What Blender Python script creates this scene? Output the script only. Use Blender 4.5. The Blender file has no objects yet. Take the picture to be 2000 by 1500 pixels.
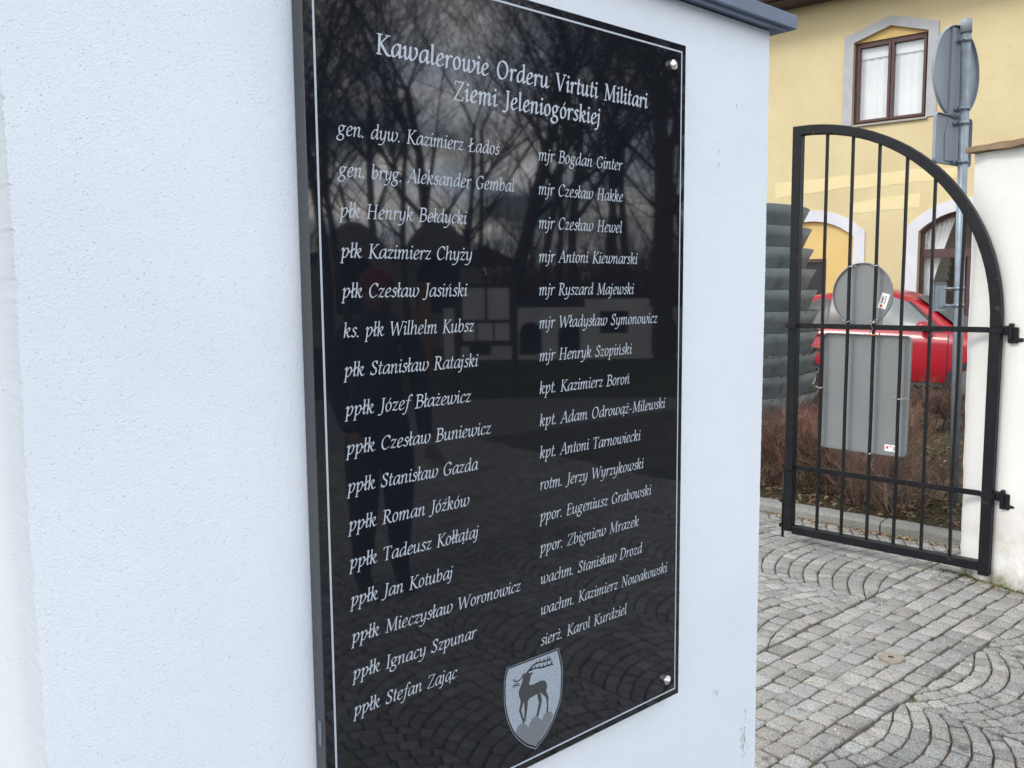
import bpy, bmesh, math, random
from mathutils import Vector, Matrix
from mathutils.geometry import tessellate_polygon
random.seed(7)
scn = bpy.context.scene
COL = scn.collection
V3 = Vector
# ------------------------------------------------------------------ camera
FPX = 1720.0
PITCH = math.atan(181 / FPX); ROLL = 0.0084
EYE = V3((0, 0, 1.5))
r0 = V3((1, 0, 0)); d0 = V3((0, -math.sin(PITCH), -math.cos(PITCH)))
FW = V3((0, math.cos(PITCH), -math.sin(PITCH)))
RT = r0 * math.cos(ROLL) + d0 * math.sin(ROLL)
DN = d0 * math.cos(ROLL) - r0 * math.sin(ROLL)
cam_d = bpy.data.cameras.new('camera'); cam = bpy.data.objects.new('camera', cam_d); COL.objects.link(cam)
cam_d.sensor_width = 36; cam_d.lens = 36 * FPX / 2000; cam_d.clip_start = .02; cam_d.clip_end = 2000
M = Matrix.Identity(4)
for i in range(3):
    M[i][0] = RT[i]; M[i][1] = -DN[i]; M[i][2] = -FW[i]; M[i][3] = EYE[i]
cam.matrix_world = M
scn.camera = cam
cam_d.dof.use_dof = False

def ray(x, y): return FW + RT * ((x - 1000) / FPX) + DN * ((y - 750) / FPX)
def ground(x, y, h=0.0):
    v = ray(x, y); return EYE + v * ((h - 1.5) / v.z)
def proj(P):
    v = P - EYE; f = v.dot(FW)
    if f < .05: return None
    return 1000 + FPX * v.dot(RT) / f, 750 + FPX * v.dot(DN) / f
def atdepth(x, y, Y):
    v = ray(x, y); return EYE + v * (Y / v.y)

# ------------------------------------------------------------------ world, sun, exposure
SUN_EL, SUN_AZ = math.radians(42), math.radians(-118)   # azimuth measured from +Y towards +X
w = bpy.data.worlds.new('World'); scn.world = w; w.use_nodes = True
nt = w.node_tree; N = nt.nodes; L = nt.links; N.clear()
out = N.new('ShaderNodeOutputWorld'); bg = N.new('ShaderNodeBackground'); bg.inputs[1].default_value = .15
sky = N.new('ShaderNodeTexSky'); sky.sky_type = 'NISHITA'; sky.sun_disc = False
sky.sun_elevation = SUN_EL; sky.sun_rotation = SUN_AZ; sky.air_density = 1.0; sky.dust_density = 1.5
tc = N.new('ShaderNodeTexCoord'); sep = N.new('ShaderNodeSeparateXYZ'); L.new(tc.outputs['Generated'], sep.inputs[0])
zz = N.new('ShaderNodeMath'); zz.operation = 'MAXIMUM'; zz.inputs[1].default_value = 0; L.new(sep.outputs[2], zz.inputs[0])
za = N.new('ShaderNodeMath'); za.operation = 'ADD'; za.inputs[1].default_value = .22; L.new(zz.outputs[0], za.inputs[0])
dv = N.new('ShaderNodeVectorMath'); dv.operation = 'DIVIDE'; L.new(tc.outputs['Generated'], dv.inputs[0])
cb = N.new('ShaderNodeCombineXYZ'); cb.inputs[2].default_value = 1
for i in (0, 1): L.new(za.outputs[0], cb.inputs[i])
L.new(cb.outputs[0], dv.inputs[1])
n1 = N.new('ShaderNodeTexNoise'); n1.inputs['Scale'].default_value = 1.5; n1.inputs['Detail'].default_value = 7; n1.inputs['Roughness'].default_value = .55
L.new(dv.outputs[0], n1.inputs['Vector'])
rp = N.new('ShaderNodeValToRGB'); rp.color_ramp.elements[0].position = .36; rp.color_ramp.elements[1].position = .56
L.new(n1.outputs[0], rp.inputs[0])
n2 = N.new('ShaderNodeTexNoise'); n2.inputs['Scale'].default_value = 2.6; n2.inputs['Detail'].default_value = 8; n2.inputs['Distortion'].default_value = .4
L.new(dv.outputs[0], n2.inputs['Vector'])
rc = N.new('ShaderNodeValToRGB'); e = rc.color_ramp.elements
e[0].position = .36; e[0].color = (.52, .58, .68, 1); e[1].position = .66; e[1].color = (1.15, 1.08, .98, 1)
L.new(n2.outputs[0], rc.inputs[0])
sc_ = N.new('ShaderNodeVectorMath'); sc_.operation = 'SCALE'; sc_.inputs['Scale'].default_value = 22.0; L.new(rc.outputs[0], sc_.inputs[0])
# the sunlit edge of a cloud that the plaque mirrors
v_ = ray(830, 350); n_ = ray(2935, 553); n_.z = 0; n_.normalize(); n_ = V3((n_.y, -n_.x, 0)); cd = (v_ - n_ * 2 * v_.dot(n_)).normalized()
dt_ = N.new('ShaderNodeVectorMath'); dt_.operation = 'DOT_PRODUCT'; nv = N.new('ShaderNodeVectorMath'); nv.operation = 'NORMALIZE'; L.new(tc.outputs['Generated'], nv.inputs[0]); L.new(nv.outputs[0], dt_.inputs[0]); dt_.inputs[1].default_value = cd
n3 = N.new('ShaderNodeTexNoise'); n3.inputs['Scale'].default_value = 9; n3.inputs['Detail'].default_value = 5; L.new(tc.outputs['Generated'], n3.inputs['Vector'])
ma = N.new('ShaderNodeMath'); ma.operation = 'MULTIPLY_ADD'; ma.inputs[1].default_value = .05; L.new(n3.outputs[0], ma.inputs[0]); L.new(dt_.outputs['Value'], ma.inputs[2])
mr = N.new('ShaderNodeMapRange'); mr.interpolation_type = 'SMOOTHSTEP'; mr.inputs[1].default_value = .992; mr.inputs[2].default_value = 1.034; mr.inputs[3].default_value = 1; mr.inputs[4].default_value = 3.4; L.new(ma.outputs[0], mr.inputs[0])
s2 = N.new('ShaderNodeVectorMath'); s2.operation = 'SCALE'; L.new(sc_.outputs[0], s2.inputs[0]); L.new(mr.outputs[0], s2.inputs['Scale']); sc_ = s2
mx = N.new('ShaderNodeMix'); mx.data_type = 'RGBA'; L.new(rp.outputs[0], mx.inputs[0]); L.new(sky.outputs[0], mx.inputs[6]); L.new(sc_.outputs[0], mx.inputs[7])
L.new(mx.outputs[2], bg.inputs[0]); L.new(bg.outputs[0], out.inputs[0])
sd = bpy.data.lights.new('sun', 'SUN'); sd.energy = 1.5; sd.angle = math.radians(14); sd.color = (1, .95, .87)
so = bpy.data.objects.new('sun', sd); COL.objects.link(so)
sdir = V3((math.sin(SUN_AZ) * math.cos(SUN_EL), math.cos(SUN_AZ) * math.cos(SUN_EL), math.sin(SUN_EL)))
so.rotation_euler = sdir.to_track_quat('Z', 'Y').to_euler()
scn.view_settings.view_transform = 'Standard'; scn.view_settings.look = 'None'; scn.view_settings.gamma = 1
scn.view_settings.exposure = 0.0
scn.cycles.max_bounces = 6; scn.cycles.diffuse_bounces = 3; scn.cycles.glossy_bounces = 4; scn.cycles.transparent_max_bounces = 12

# ------------------------------------------------------------------ materials
def mat(name, col, rough=.6, spec=.5, metal=0.0, noise=None, col2=None, bump=None, coat=0, tone=False, detail=6, lo=.35, hi=.65, extra=None):
    """noise = scale of a colour mottling towards col2; bump = list of (scale, strength, distance)"""
    m = bpy.data.materials.new(name); m.use_nodes = True
    nt = m.node_tree; N = nt.nodes; L = nt.links
    b = N['Principled BSDF']; b.inputs['Base Color'].default_value = (*col, 1); b.inputs['Roughness'].default_value = rough
    b.inputs['Metallic'].default_value = metal; b.inputs['Specular IOR Level'].default_value = spec; b.inputs['Coat Weight'].default_value = coat
    tc = N.new('ShaderNodeTexCoord'); cur = None
    if noise:
        t = N.new('ShaderNodeTexNoise'); t.inputs['Scale'].default_value = noise; t.inputs['Detail'].default_value = detail; L.new(tc.outputs['Object'], t.inputs['Vector'])
        r = N.new('ShaderNodeValToRGB'); r.color_ramp.elements[0].position = lo; r.color_ramp.elements[1].position = hi
        r.color_ramp.elements[0].color = (*col, 1); r.color_ramp.elements[1].color = (*col2, 1)
        L.new(t.outputs[0], r.inputs[0]); cur = r.outputs[0]
    if extra:   # (scale, colour, lo, hi) sparse specks
        for (s, c, a, z) in extra:
            t = N.new('ShaderNodeTexNoise'); t.inputs['Scale'].default_value = s; t.inputs['Detail'].default_value = 4; L.new(tc.outputs['Object'], t.inputs['Vector'])
            r = N.new('ShaderNodeMapRange'); r.inputs[1].default_value = a; r.inputs[2].default_value = z; L.new(t.outputs[0], r.inputs[0])
            x = N.new('ShaderNodeMix'); x.data_type = 'RGBA'; L.new(r.outputs[0], x.inputs[0])
            if cur: L.new(cur, x.inputs[6])
            else: x.inputs[6].default_value = (*col, 1)
            x.inputs[7].default_value = (*c, 1); cur = x.outputs[2]
    if tone:
        a = N.new('ShaderNodeAttribute'); a.attribute_name = 'tone'
        x = N.new('ShaderNodeMix'); x.data_type = 'RGBA'; x.blend_type = 'MULTIPLY'; x.inputs[0].default_value = 1
        if cur: L.new(cur, x.inputs[6])
        else: x.inputs[6].default_value = (*col, 1)
        L.new(a.outputs['Color'], x.inputs[7]); cur = x.outputs[2]
    if cur: L.new(cur, b.inputs['Base Color'])
    prev = None
    for (s, st, dist) in (bump or []):
        t = N.new('ShaderNodeTexNoise'); t.inputs['Scale'].default_value = s; t.inputs['Detail'].default_value = 5; L.new(tc.outputs['Object'], t.inputs['Vector'])
        q = N.new('ShaderNodeBump'); q.inputs['Strength'].default_value = st; q.inputs['Distance'].default_value = dist; L.new(t.outputs[0], q.inputs['Height'])
        if prev: L.new(prev, q.inputs['Normal'])
        prev = q.outputs[0]
    if prev: L.new(prev, b.inputs['Normal'])
    return m

def stucco(name, col, col2, grain=300, pits=290, strength=.75):
    m = mat(name, col, .85, .3, noise=2.2, col2=col2, bump=[(26, .2, .003), (grain, strength, .0017), (470, .2, .0008)])
    nt = m.node_tree; N = nt.nodes; L = nt.links; b = N['Principled BSDF']; tc = N.new('ShaderNodeTexCoord')
    # crumbs and pits: a warped cell pattern, sparse
    v = N.new('ShaderNodeTexVoronoi'); v.inputs['Scale'].default_value = pits; v.inputs['Randomness'].default_value = 1; L.new(tc.outputs['Object'], v.inputs['Vector'])
    r = N.new('ShaderNodeMapRange'); r.inputs[1].default_value = .02; r.inputs[2].default_value = .38; r.inputs[3].default_value = 1; r.inputs[4].default_value = 0; r.interpolation_type = 'SMOOTHSTEP'
    L.new(v.outputs['Distance'], r.inputs[0])
    s = N.new('ShaderNodeSeparateColor'); L.new(v.outputs['Color'], s.inputs[0])
    g = N.new('ShaderNodeMapRange'); g.inputs[1].default_value = .0; g.inputs[2].default_value = 1.0; g.inputs[3].default_value = -.85; g.inputs[4].default_value = 1.0; L.new(s.outputs[0], g.inputs[0])
    pw = N.new('ShaderNodeMath'); pw.operation = 'POWER'; pw.inputs[1].default_value = 3; L.new(g.outputs[0], pw.inputs[0])
    k = N.new('ShaderNodeMath'); k.operation = 'MULTIPLY'; L.new(r.outputs[0], k.inputs[0]); L.new(pw.outputs[0], k.inputs[1])
    q = N.new('ShaderNodeBump'); q.inputs['Strength'].default_value = .9; q.inputs['Distance'].default_value = .0013; L.new(k.outputs[0], q.inputs['Height'])
    old = b.inputs['Normal'].links[0].from_socket; L.new(old, q.inputs['Normal']); L.new(q.outputs[0], b.inputs['Normal'])
    return m

def stain_and_shade(m, col, zlo, zhi, nscale, amount=1.0, lo=.4, hi=.6, axis=2):
    """tint for dirt, moss and wall-foot shade between two heights (object Z), broken up by noise"""
    nt = m.node_tree; N = nt.nodes; L = nt.links; b = N['Principled BSDF']
    src = b.inputs['Base Color'].links[0].from_socket if b.inputs['Base Color'].links else None
    tc = N.new('ShaderNodeTexCoord'); s = N.new('ShaderNodeSeparateXYZ'); L.new(tc.outputs['Object'], s.inputs[0])
    r = N.new('ShaderNodeMapRange'); r.inputs[1].default_value = zlo; r.inputs[2].default_value = zhi; r.inputs[3].default_value = 1; r.inputs[4].default_value = 0; L.new(s.outputs[axis], r.inputs[0])
    t = N.new('ShaderNodeTexNoise'); t.inputs['Scale'].default_value = nscale; t.inputs['Detail'].default_value = 8; t.inputs['Roughness'].default_value = .65; L.new(tc.outputs['Object'], t.inputs['Vector'])
    q = N.new('ShaderNodeMapRange'); q.inputs[1].default_value = lo; q.inputs[2].default_value = hi; L.new(t.outputs[0], q.inputs[0])
    k = N.new('ShaderNodeMath'); k.operation = 'MULTIPLY'; L.new(r.outputs[0], k.inputs[0]); L.new(q.outputs[0], k.inputs[1])
    k2 = N.new('ShaderNodeMath'); k2.operation = 'MULTIPLY'; k2.inputs[1].default_value = amount; k2.use_clamp = True; L.new(k.outputs[0], k2.inputs[0])
    x = N.new('ShaderNodeMix'); x.data_type = 'RGBA'; L.new(k2.outputs[0], x.inputs[0])
    if src: L.new(src, x.inputs[6])
    else: x.inputs[6].default_value = b.inputs['Base Color'].default_value
    x.inputs[7].default_value = (*col, 1); L.new(x.outputs[2], b.inputs['Base Color'])
    return m

MT = {}
MT['wall'] = stucco('skylit_white_render', (.655, .725, .82), (.70, .765, .85))  # base colour takes in the blue skylight on this face besides bluish paint
MT['wall_arris'] = stucco('lit_corner_render', (.76, .80, .84), (.8, .83, .86), 260, 120, .3)  # paler copy of the wall render, with the return's brighter lighting in its colour
MT['scuff'] = mat('dark_scuff', (.22, .22, .2), .9)
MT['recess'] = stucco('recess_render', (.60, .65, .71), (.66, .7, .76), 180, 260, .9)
MT['white'] = stain_and_shade(stain_and_shade(stucco('lime_white_render', (.70, .70, .68), (.64, .64, .62), 90, 70, .9), (.42, .38, .32), .02, .5, 5, 1.0, .42, .62), (.06, .09, .02), -.02, .09, 9, 1.6, .35, .6)  # brown foot band paints dirt and contact shade together; green band is moss
MT['coping'] = mat('coated_sheet_metal', (.095, .13, .2), .42, .5, .25, noise=8, col2=(.12, .155, .23))
MT['granite'] = mat('polished_black_granite', (.005, .0065, .0105), .027, .5, noise=420, col2=(.009, .011, .016), extra=[(900, (.04, .042, .048), .68, .76)])
MT['granite'].node_tree.nodes['Principled BSDF'].inputs['IOR'].default_value = 1.5
MT['granite_edge'] = mat('honed_granite_edge', (.045, .048, .056), .42, .5, noise=300, col2=(.07, .073, .082))
MT['letter'] = mat('silver_lettering', (.37, .43, .51), .55, .4, noise=300, col2=(.43, .49, .57))
MT['emb_field'] = mat('etched_silver_field', (.35, .41, .49), .6, .3, noise=600, col2=(.22, .26, .33), lo=.42, hi=.58)
MT['emb_deer'] = mat('etched_dark_grey', (.035, .04, .045), .6, .3, noise=600, col2=(.06, .065, .07))
MT['emb_hill'] = mat('etched_mid_grey', (.19, .21, .24), .6, .3, noise=600, col2=(.12, .135, .155))
MT['emb_line'] = mat('etched_black', (.012, .013, .016), .5, .3)
MT['chrome'] = mat('polished_steel', (.75, .74, .72), .12, .5, 1)
MT['iron'] = mat('black_painted_iron', (.005, .006, .008), .45, .22, noise=14, col2=(.009, .010, .013), bump=[(60, .5, .0015), (240, .3, .0006)], extra=[(34, (.045, .03, .02), .66, .72), (110, (.07, .075, .085), .68, .76)])
MT['galv'] = mat('galvanised_steel', (.18, .215, .245), .42, .5, .45, noise=18, col2=(.23, .28, .33), bump=[(40, .08, .001)])
MT['galv_sheet'] = mat('grey_sign_back', (.20, .235, .275), .45, .4, .05, noise=5, col2=(.235, .27, .31))
MT['signgrey'] = mat('grey_painted_sign_back', (.185, .195, .2), .45, .4, 0, noise=4, col2=(.205, .215, .22))
MT['sign_front'] = mat('sign_face_white', (.75, .75, .75), .4)
MT['wire'] = mat('tie_wire', (.5, .5, .5), .35, .5, 1)
MT['orange'] = mat('orange_tie', (.6, .25, .03), .6)
MT['paper'] = mat('white_sticker', (.8, .8, .78), .5)
MT['ink'] = mat('sticker_ink', (.08, .07, .07), .6)
MT['redink'] = mat('sticker_red_ink', (.6, .05, .04), .6)
MT['yellow'] = stain_and_shade(mat('yellow_facade_render', (.55, .465, .27), .9, .2, noise=1.1, col2=(.61, .525, .315), bump=[(30, .3, .006)], extra=[(7, (.55, .465, .275), .55, .8), (22, (.5, .43, .25), .66, .8)]), (.48, .41, .25), -.4, 3.4, 1.6, .9, .42, .66)
MT['yellow_deep'] = mat('ochre_panel_render', (.60, .43, .165), .9, .2, noise=2, col2=(.64, .47, .2), bump=[(40, .2, .005)])
MT['patch'] = mat('fresh_yellow_paint', (.66, .57, .31), .85, .2, noise=3, col2=(.7, .61, .36), bump=[(40, .2, .004)])
MT['greytrim'] = mat('grey_painted_surround', (.36, .37, .39), .8, .3, noise=4, col2=(.42, .43, .45), bump=[(60, .2, .003)])
MT['lighttrim'] = mat('pale_grey_surround', (.56, .57, .62), .8, .3, noise=4, col2=(.62, .63, .68), bump=[(60, .2, .003)])
MT['brown'] = mat('brown_window_frame', (.07, .032, .032), .45, .4, noise=12, col2=(.09, .045, .042))
MT['sill'] = mat('stone_sill', (.4, .38, .34), .8, noise=60, col2=(.25, .24, .22))
MT['dark'] = mat('dark_interior', (.03, .028, .026), .9)
MT['room'] = mat('dim_room_wall', (.25, .23, .2), .9)
MT['curtain'] = mat('white_net_curtain', (.88, .88, .88), .9, .1)
MT['eave'] = mat('dark_eave_boards', (.045, .04, .04), .7, noise=20, col2=(.06, .05, .05))
MT['roof'] = mat('roof_tiles', (.12, .06, .045), .8, noise=20, col2=(.16, .09, .06))
MT['zinc'] = mat('weathered_zinc_sheet', (.115, .138, .145), .55, .35, .05, noise=3, col2=(.145, .17, .175), bump=[(12, .2, .01)], extra=[(55, (.26, .29, .3), .66, .72), (9, (.09, .105, .11), .55, .7)])
MT['zincdirt'] = mat('rusty_dirt', (.05, .03, .02), .9, noise=60, col2=(.12, .09, .06))
MT['sett'] = mat('granite_sett', (.365, .365, .345), .85, .3, noise=210, col2=(.175, .175, .168), tone=True, bump=[(90, .6, .004), (420, .5, .0015)], lo=.41, hi=.60,
    extra=[(300, (.5, .5, .48), .62, .7), (260, (.1, .1, .1), .66, .72), (14, (.13, .125, .118), .6, .74), (2.2, (.12, .118, .112), .6, .8)])
MT['joint'] = mat('joint_sand_and_moss', (.14, .125, .105), .95, .1, noise=3, col2=(.085, .085, .062), bump=[(150, .8, .006)], extra=[(160, (.2, .18, .15), .6, .7), (12, (.05, .065, .02), .55, .65)])
MT['kerb'] = mat('granite_kerb', (.27, .27, .25), .85, .3, noise=120, col2=(.18, .18, .17), bump=[(60, .6, .006), (300, .5, .002)], extra=[(250, (.48, .48, .46), .6, .7), (4, (.2, .2, .16), .5, .7)])
MT['sandstone'] = mat('brown_sandstone_cap', (.3, .22, .14), .9, .2, noise=6, col2=(.2, .14, .09), bump=[(25, .8, .01)])
MT['soil'] = mat('bed_soil', (.075, .055, .04), .95, .1, noise=7, col2=(.05, .055, .025), bump=[(30, 1, .03), (150, .8, .01)], extra=[(60, (.22, .17, .12), .6, .7)])
MT['leaf'] = mat('dead_leaves', (.13, .09, .062), .8, .2, tone=True)
MT['grass'] = mat('dull_winter_grass', (.11, .13, .04), .85, .2, tone=True)
MT['twig'] = mat('barberry_twigs', (.15, .108, .088), .8, .2, tone=True)
MT['bark'] = mat('grey_tree_bark', (.075, .062, .05), .9, .2, noise=8, col2=(.045, .038, .03), bump=[(20, .8, .03)])
MT['branch'] = mat('branch_bark', (.06, .045, .037), .9, .2)
MT['asphalt'] = mat('asphalt', (.055, .055, .055), .9, .2, noise=80, col2=(.035, .035, .035), bump=[(200, .5, .004)])
MT['lawn'] = mat('winter_lawn', (.06, .07, .025), .95, .1, noise=3, col2=(.09, .08, .035), bump=[(40, 1, .04)])
MT['farpave'] = mat('far_sett_paving', (.2, .197, .185), .85, .3, noise=25, col2=(.14, .138, .13), bump=[(11, .5, .02)])
MT['carred'] = mat('red_car_paint', (.33, .005, .018), .35, .5, .0, coat=.5)
MT['carglass'] = mat('car_glass', (.16, .18, .185), .12, .6, .1)  # grey base colour stands in for the sky reflected in the glass
MT['carglass_dark'] = mat('tinted_car_glass', (.02, .021, .026), .22, .35)
MT['cartrim'] = mat('black_car_trim', (.012, .012, .013), .4)
MT['tyre'] = mat('tyre_rubber', (.015, .015, .015), .85)
MT['rim'] = mat('alloy_rim', (.5, .5, .52), .3, .5, .9)
MT['lamp'] = mat('red_tail_lamp', (.55, .01, .02), .15, .6, coat=1)
MT['hat'] = mat('red_knit_cap', (.16, .012, .025), .9)
MT['jacket'] = mat('dark_jacket', (.015, .017, .024), .8)
MT['trouser'] = mat('dark_trousers', (.02, .02, .024), .85)
MT['skin'] = mat('skin', (.2, .12, .09), .55)
MT['boardwood'] = mat('dark_board_wood', (.05, .035, .025), .8, noise=20, col2=(.03, .02, .015))
MT['farwhite'] = mat('far_white_render', (.62, .62, .6), .9, noise=2, col2=(.5, .5, .48))
MT['archrender'] = mat('shaded_white_render', (.3, .29, .27), .9, noise=1.5, col2=(.2, .19, .18))  # white render darkened, its shade put into the base colour
MT['ochre'] = mat('orange_ochre_render', (.22, .11, .03), .9)
MT['concrete'] = mat('concrete_pad', (.3, .27, .22), .9, .2, noise=30, col2=(.22, .2, .17), bump=[(80, .6, .004)])
MT['crumb'] = mat('pale_debris', (.5, .46, .38), .9, .2, tone=True)

def glassmat(base):
    m = bpy.data.materials.new('window_glass'); m.use_nodes = True; N = m.node_tree.nodes; L = m.node_tree.links; N.clear()
    o = N.new('ShaderNodeOutputMaterial'); x = N.new('ShaderNodeMixShader'); t = N.new('ShaderNodeBsdfTransparent'); g = N.new('ShaderNodeBsdfGlossy')
    lw = N.new('ShaderNodeLayerWeight'); pw = N.new('ShaderNodeMath'); pw.operation = 'POWER'; pw.inputs[1].default_value = 4; f = N.new('ShaderNodeMath'); f.operation = 'MULTIPLY_ADD'; f.inputs[1].default_value = .8; f.inputs[2].default_value = base
    L.new(lw.outputs['Facing'], pw.inputs[0]); L.new(pw.outputs[0], f.inputs[0]); g.inputs['Roughness'].default_value = .015; t.inputs[0].default_value = (.9, .92, .92, 1)
    L.new(f.outputs[0], x.inputs[0]); L.new(t.outputs[0], x.inputs[1]); L.new(g.outputs[0], x.inputs[2]); L.new(x.outputs[0], o.inputs[0]); return m
MT['glass'] = glassmat(.16); MT['glass_low'] = glassmat(.03)

# ------------------------------------------------------------------ mesh helpers
class MB:
    def __init__(s): s.v = []; s.f = []; s.mi = []; s.sm = []; s.tone = []
    def face(s, idx, m=0, sm=False): s.f.append(idx); s.mi.append(m); s.sm.append(sm)
    def poly(s, pts, m=0):
        b = len(s.v); s.v += [tuple(p) for p in pts]; s.face(list(range(b, b + len(pts))), m)
    def hexa(s, p, m=0):   # 8 points: bottom 4 ccw, top 4 ccw
        b = len(s.v); s.v += [tuple(q) for q in p]
        for f in ((3, 2, 1, 0), (4, 5, 6, 7), (0, 1, 5, 4), (1, 2, 6, 5), (2, 3, 7, 6), (3, 0, 4, 7)): s.face([b + i for i in f], m)
    def box(s, T, x0, x1, y0, y1, z0, z1, m=0):
        s.hexa([T(x0, y0, z0), T(x1, y0, z0), T(x1, y1, z0), T(x0, y1, z0), T(x0, y0, z1), T(x1, y0, z1), T(x1, y1, z1), T(x0, y1, z1)], m)
    def tube(s, pts, rad, n=8, m=0, cap=True, flat=1.0):
        pts = [V3(p) for p in pts]; rad = rad if isinstance(rad, (list, tuple)) else [rad] * len(pts)
        up = V3((0, 0, 1)); rings = []
        for i, p in enumerate(pts):
            d = (pts[min(i + 1, len(pts) - 1)] - pts[max(i - 1, 0)]).normalized()
            a = d.cross(up) if abs(d.z) < .95 else d.cross(V3((0, 1, 0)) if abs(d.y) < .9 else V3((1, 0, 0)))
            a.normalize(); c = a.cross(d)
            b = len(s.v); rings.append(b)
            for k in range(n):
                t = 2 * math.pi * k / n; s.v.append(tuple(p + a * math.cos(t) * rad[i] + c * math.sin(t) * rad[i] * flat))
        for r, q in zip(rings, rings[1:]):
            for k in range(n): s.face([r + k, r + (k + 1) % n, q + (k + 1) % n, q + k], m, True)
        if cap:
            s.face([rings[0] + k for k in range(n)][::-1], m); s.face([rings[-1] + k for k in range(n)], m)
    def sweep(s, pts, prof, right, m=0, cap=True):
        """square profile along a path lying in a vertical plane; prof list of (inplane, outofplane); right = unit normal of the plane"""
        pts = [V3(p) for p in pts]; rings = []
        for i, p in enumerate(pts):
            d = (pts[min(i + 1, len(pts) - 1)] - pts[max(i - 1, 0)]).normalized(); a = right.cross(d).normalized()
            b = len(s.v); rings.append(b)
            for (x, y) in prof: s.v.append(tuple(p + a * x + right * y))
        n = len(prof)
        for r, q in zip(rings, rings[1:]):
            for k in range(n): s.face([r + k, r + (k + 1) % n, q + (k + 1) % n, q + k], m)
        if cap:
            s.face([rings[0] + k for k in range(n)][::-1], m); s.face([rings[-1] + k for k in range(n)], m)
    def build(s, name, mats, parent=None, kind=None, bevel=0, smooth_angle=False):
        me = bpy.data.meshes.new(name); me.from_pydata(s.v, [], s.f)
        for m_ in (mats if isinstance(mats, (list, tuple)) else [mats]): me.materials.append(MT[m_])
        if any(s.mi): me.polygons.foreach_set('material_index', s.mi)
        me.polygons.foreach_set('use_smooth', s.sm)
        if s.tone:
            at = me.attributes.new('tone', 'FLOAT_COLOR', 'POINT'); fl = []
            for t in s.tone: fl += (t if isinstance(t, tuple) else (t, t, t)) + (1,)
            at.data.foreach_set('color', fl)
        me.update(); o = bpy.data.objects.new(name, me); COL.objects.link(o)
        if parent is not None: o.parent = parent
        if kind: o['kind'] = kind
        if bevel:
            b = o.modifiers.new('bevel', 'BEVEL'); b.width = bevel; b.segments = 2; b.limit_method = 'ANGLE'; b.angle_limit = .6
        return o

def thing(name, label, cat, group=None, loc=None):
    o = bpy.data.objects.new(name, None); COL.objects.link(o); o.empty_display_size = .2
    o['label'] = label; o['category'] = cat
    if group: o['group'] = group
    return o
def tag(o, label, cat, group=None, kind=None):
    o['label'] = label; o['category'] = cat
    if group: o['group'] = group
    if kind: o['kind'] = kind
    return o
def ident(x, y, z): return V3((x, y, z))
def tess(mb, loops, T, m=0, flip=False):
    """flat polygon with holes; loops of (a,b); T(a,b)->world"""
    tri = tessellate_polygon([[V3((p[0], p[1], 0)) for p in lp] for lp in loops])
    flat = [p for lp in loops for p in lp]; b = len(mb.v); mb.v += [tuple(T(*p)) for p in flat]
    for t in tri: mb.face([b + i for i in (t[::-1] if flip else t)], m)
def prism(mb, loop, T, d0_, d1_, m=0):
    """extruded polygon loop (a,b) between offsets d0 and d1; T(a,b,d)"""
    n = len(loop); b = len(mb.v)
    mb.v += [tuple(T(p[0], p[1], d0_)) for p in loop] + [tuple(T(p[0], p[1], d1_)) for p in loop]
    for t in tessellate_polygon([[V3((p[0], p[1], 0)) for p in loop]]):
        mb.face([b + i for i in t], m); mb.face([b + n + i for i in t[::-1]], m)
    for i in range(n): mb.face([b + i, b + (i + 1) % n, b + n + (i + 1) % n, b + n + i], m)

# ------------------------------------------------------------------ frames of reference
U = ray(2935, 553); U.z = 0; U.normalize()
NW = V3((U.y, -U.x, 0))                     # out of the memorial wall, towards the viewer
Q = -1.16346; S0 = 1.53085; QW = Q - .03
def W(s, z, o=0.0): return U * (S0 + s) + NW * (QW + o) + V3((0, 0, z))
def G(s, q, z=0.0): return U * s + NW * q + V3((0, 0, z))     # ground frame
def onplaque(x, y):
    v = ray(x, y); P = EYE + v * (Q / v.dot(NW)); return P.dot(U) - S0, P.z
def mir(x, d, h=0.0):
    """the point whose mirror image in the polished slab appears at offset x, depth d"""
    P = V3((x, d, h)); return P - NW * (2 * (P.dot(NW) - Q))
def mirpx(px, d, h=0.0): return mir((px - 1000) / FPX * d, d, h)

# ================================================================== GROUND
b = MB(); b.poly([(-400, -400, -.16), (400, -400, -.16), (400, 400, -.16), (-400, 400, -.16)])
b.build('ground', 'asphalt', kind='structure')
KD = V3((.71, -.70, 0)).normalized()                      # along the kerb, rightwards
kL = ground(1486, 988, .035); KN = V3((KD.y, -KD.x, 0)); KN = KN if KN.y < 0 else -KN   # towards the viewer
def K(a, o, z=0.0): return V3((kL.x, kL.y, 0)) + KD * a - KN * o + V3((0, 0, z))   # o: behind the kerb face
b = MB(); b.poly([K(-8, .1, .03), K(6, .1, .03), K(6, 4.3, .0), K(-8, 4.3, .0)])
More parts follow.
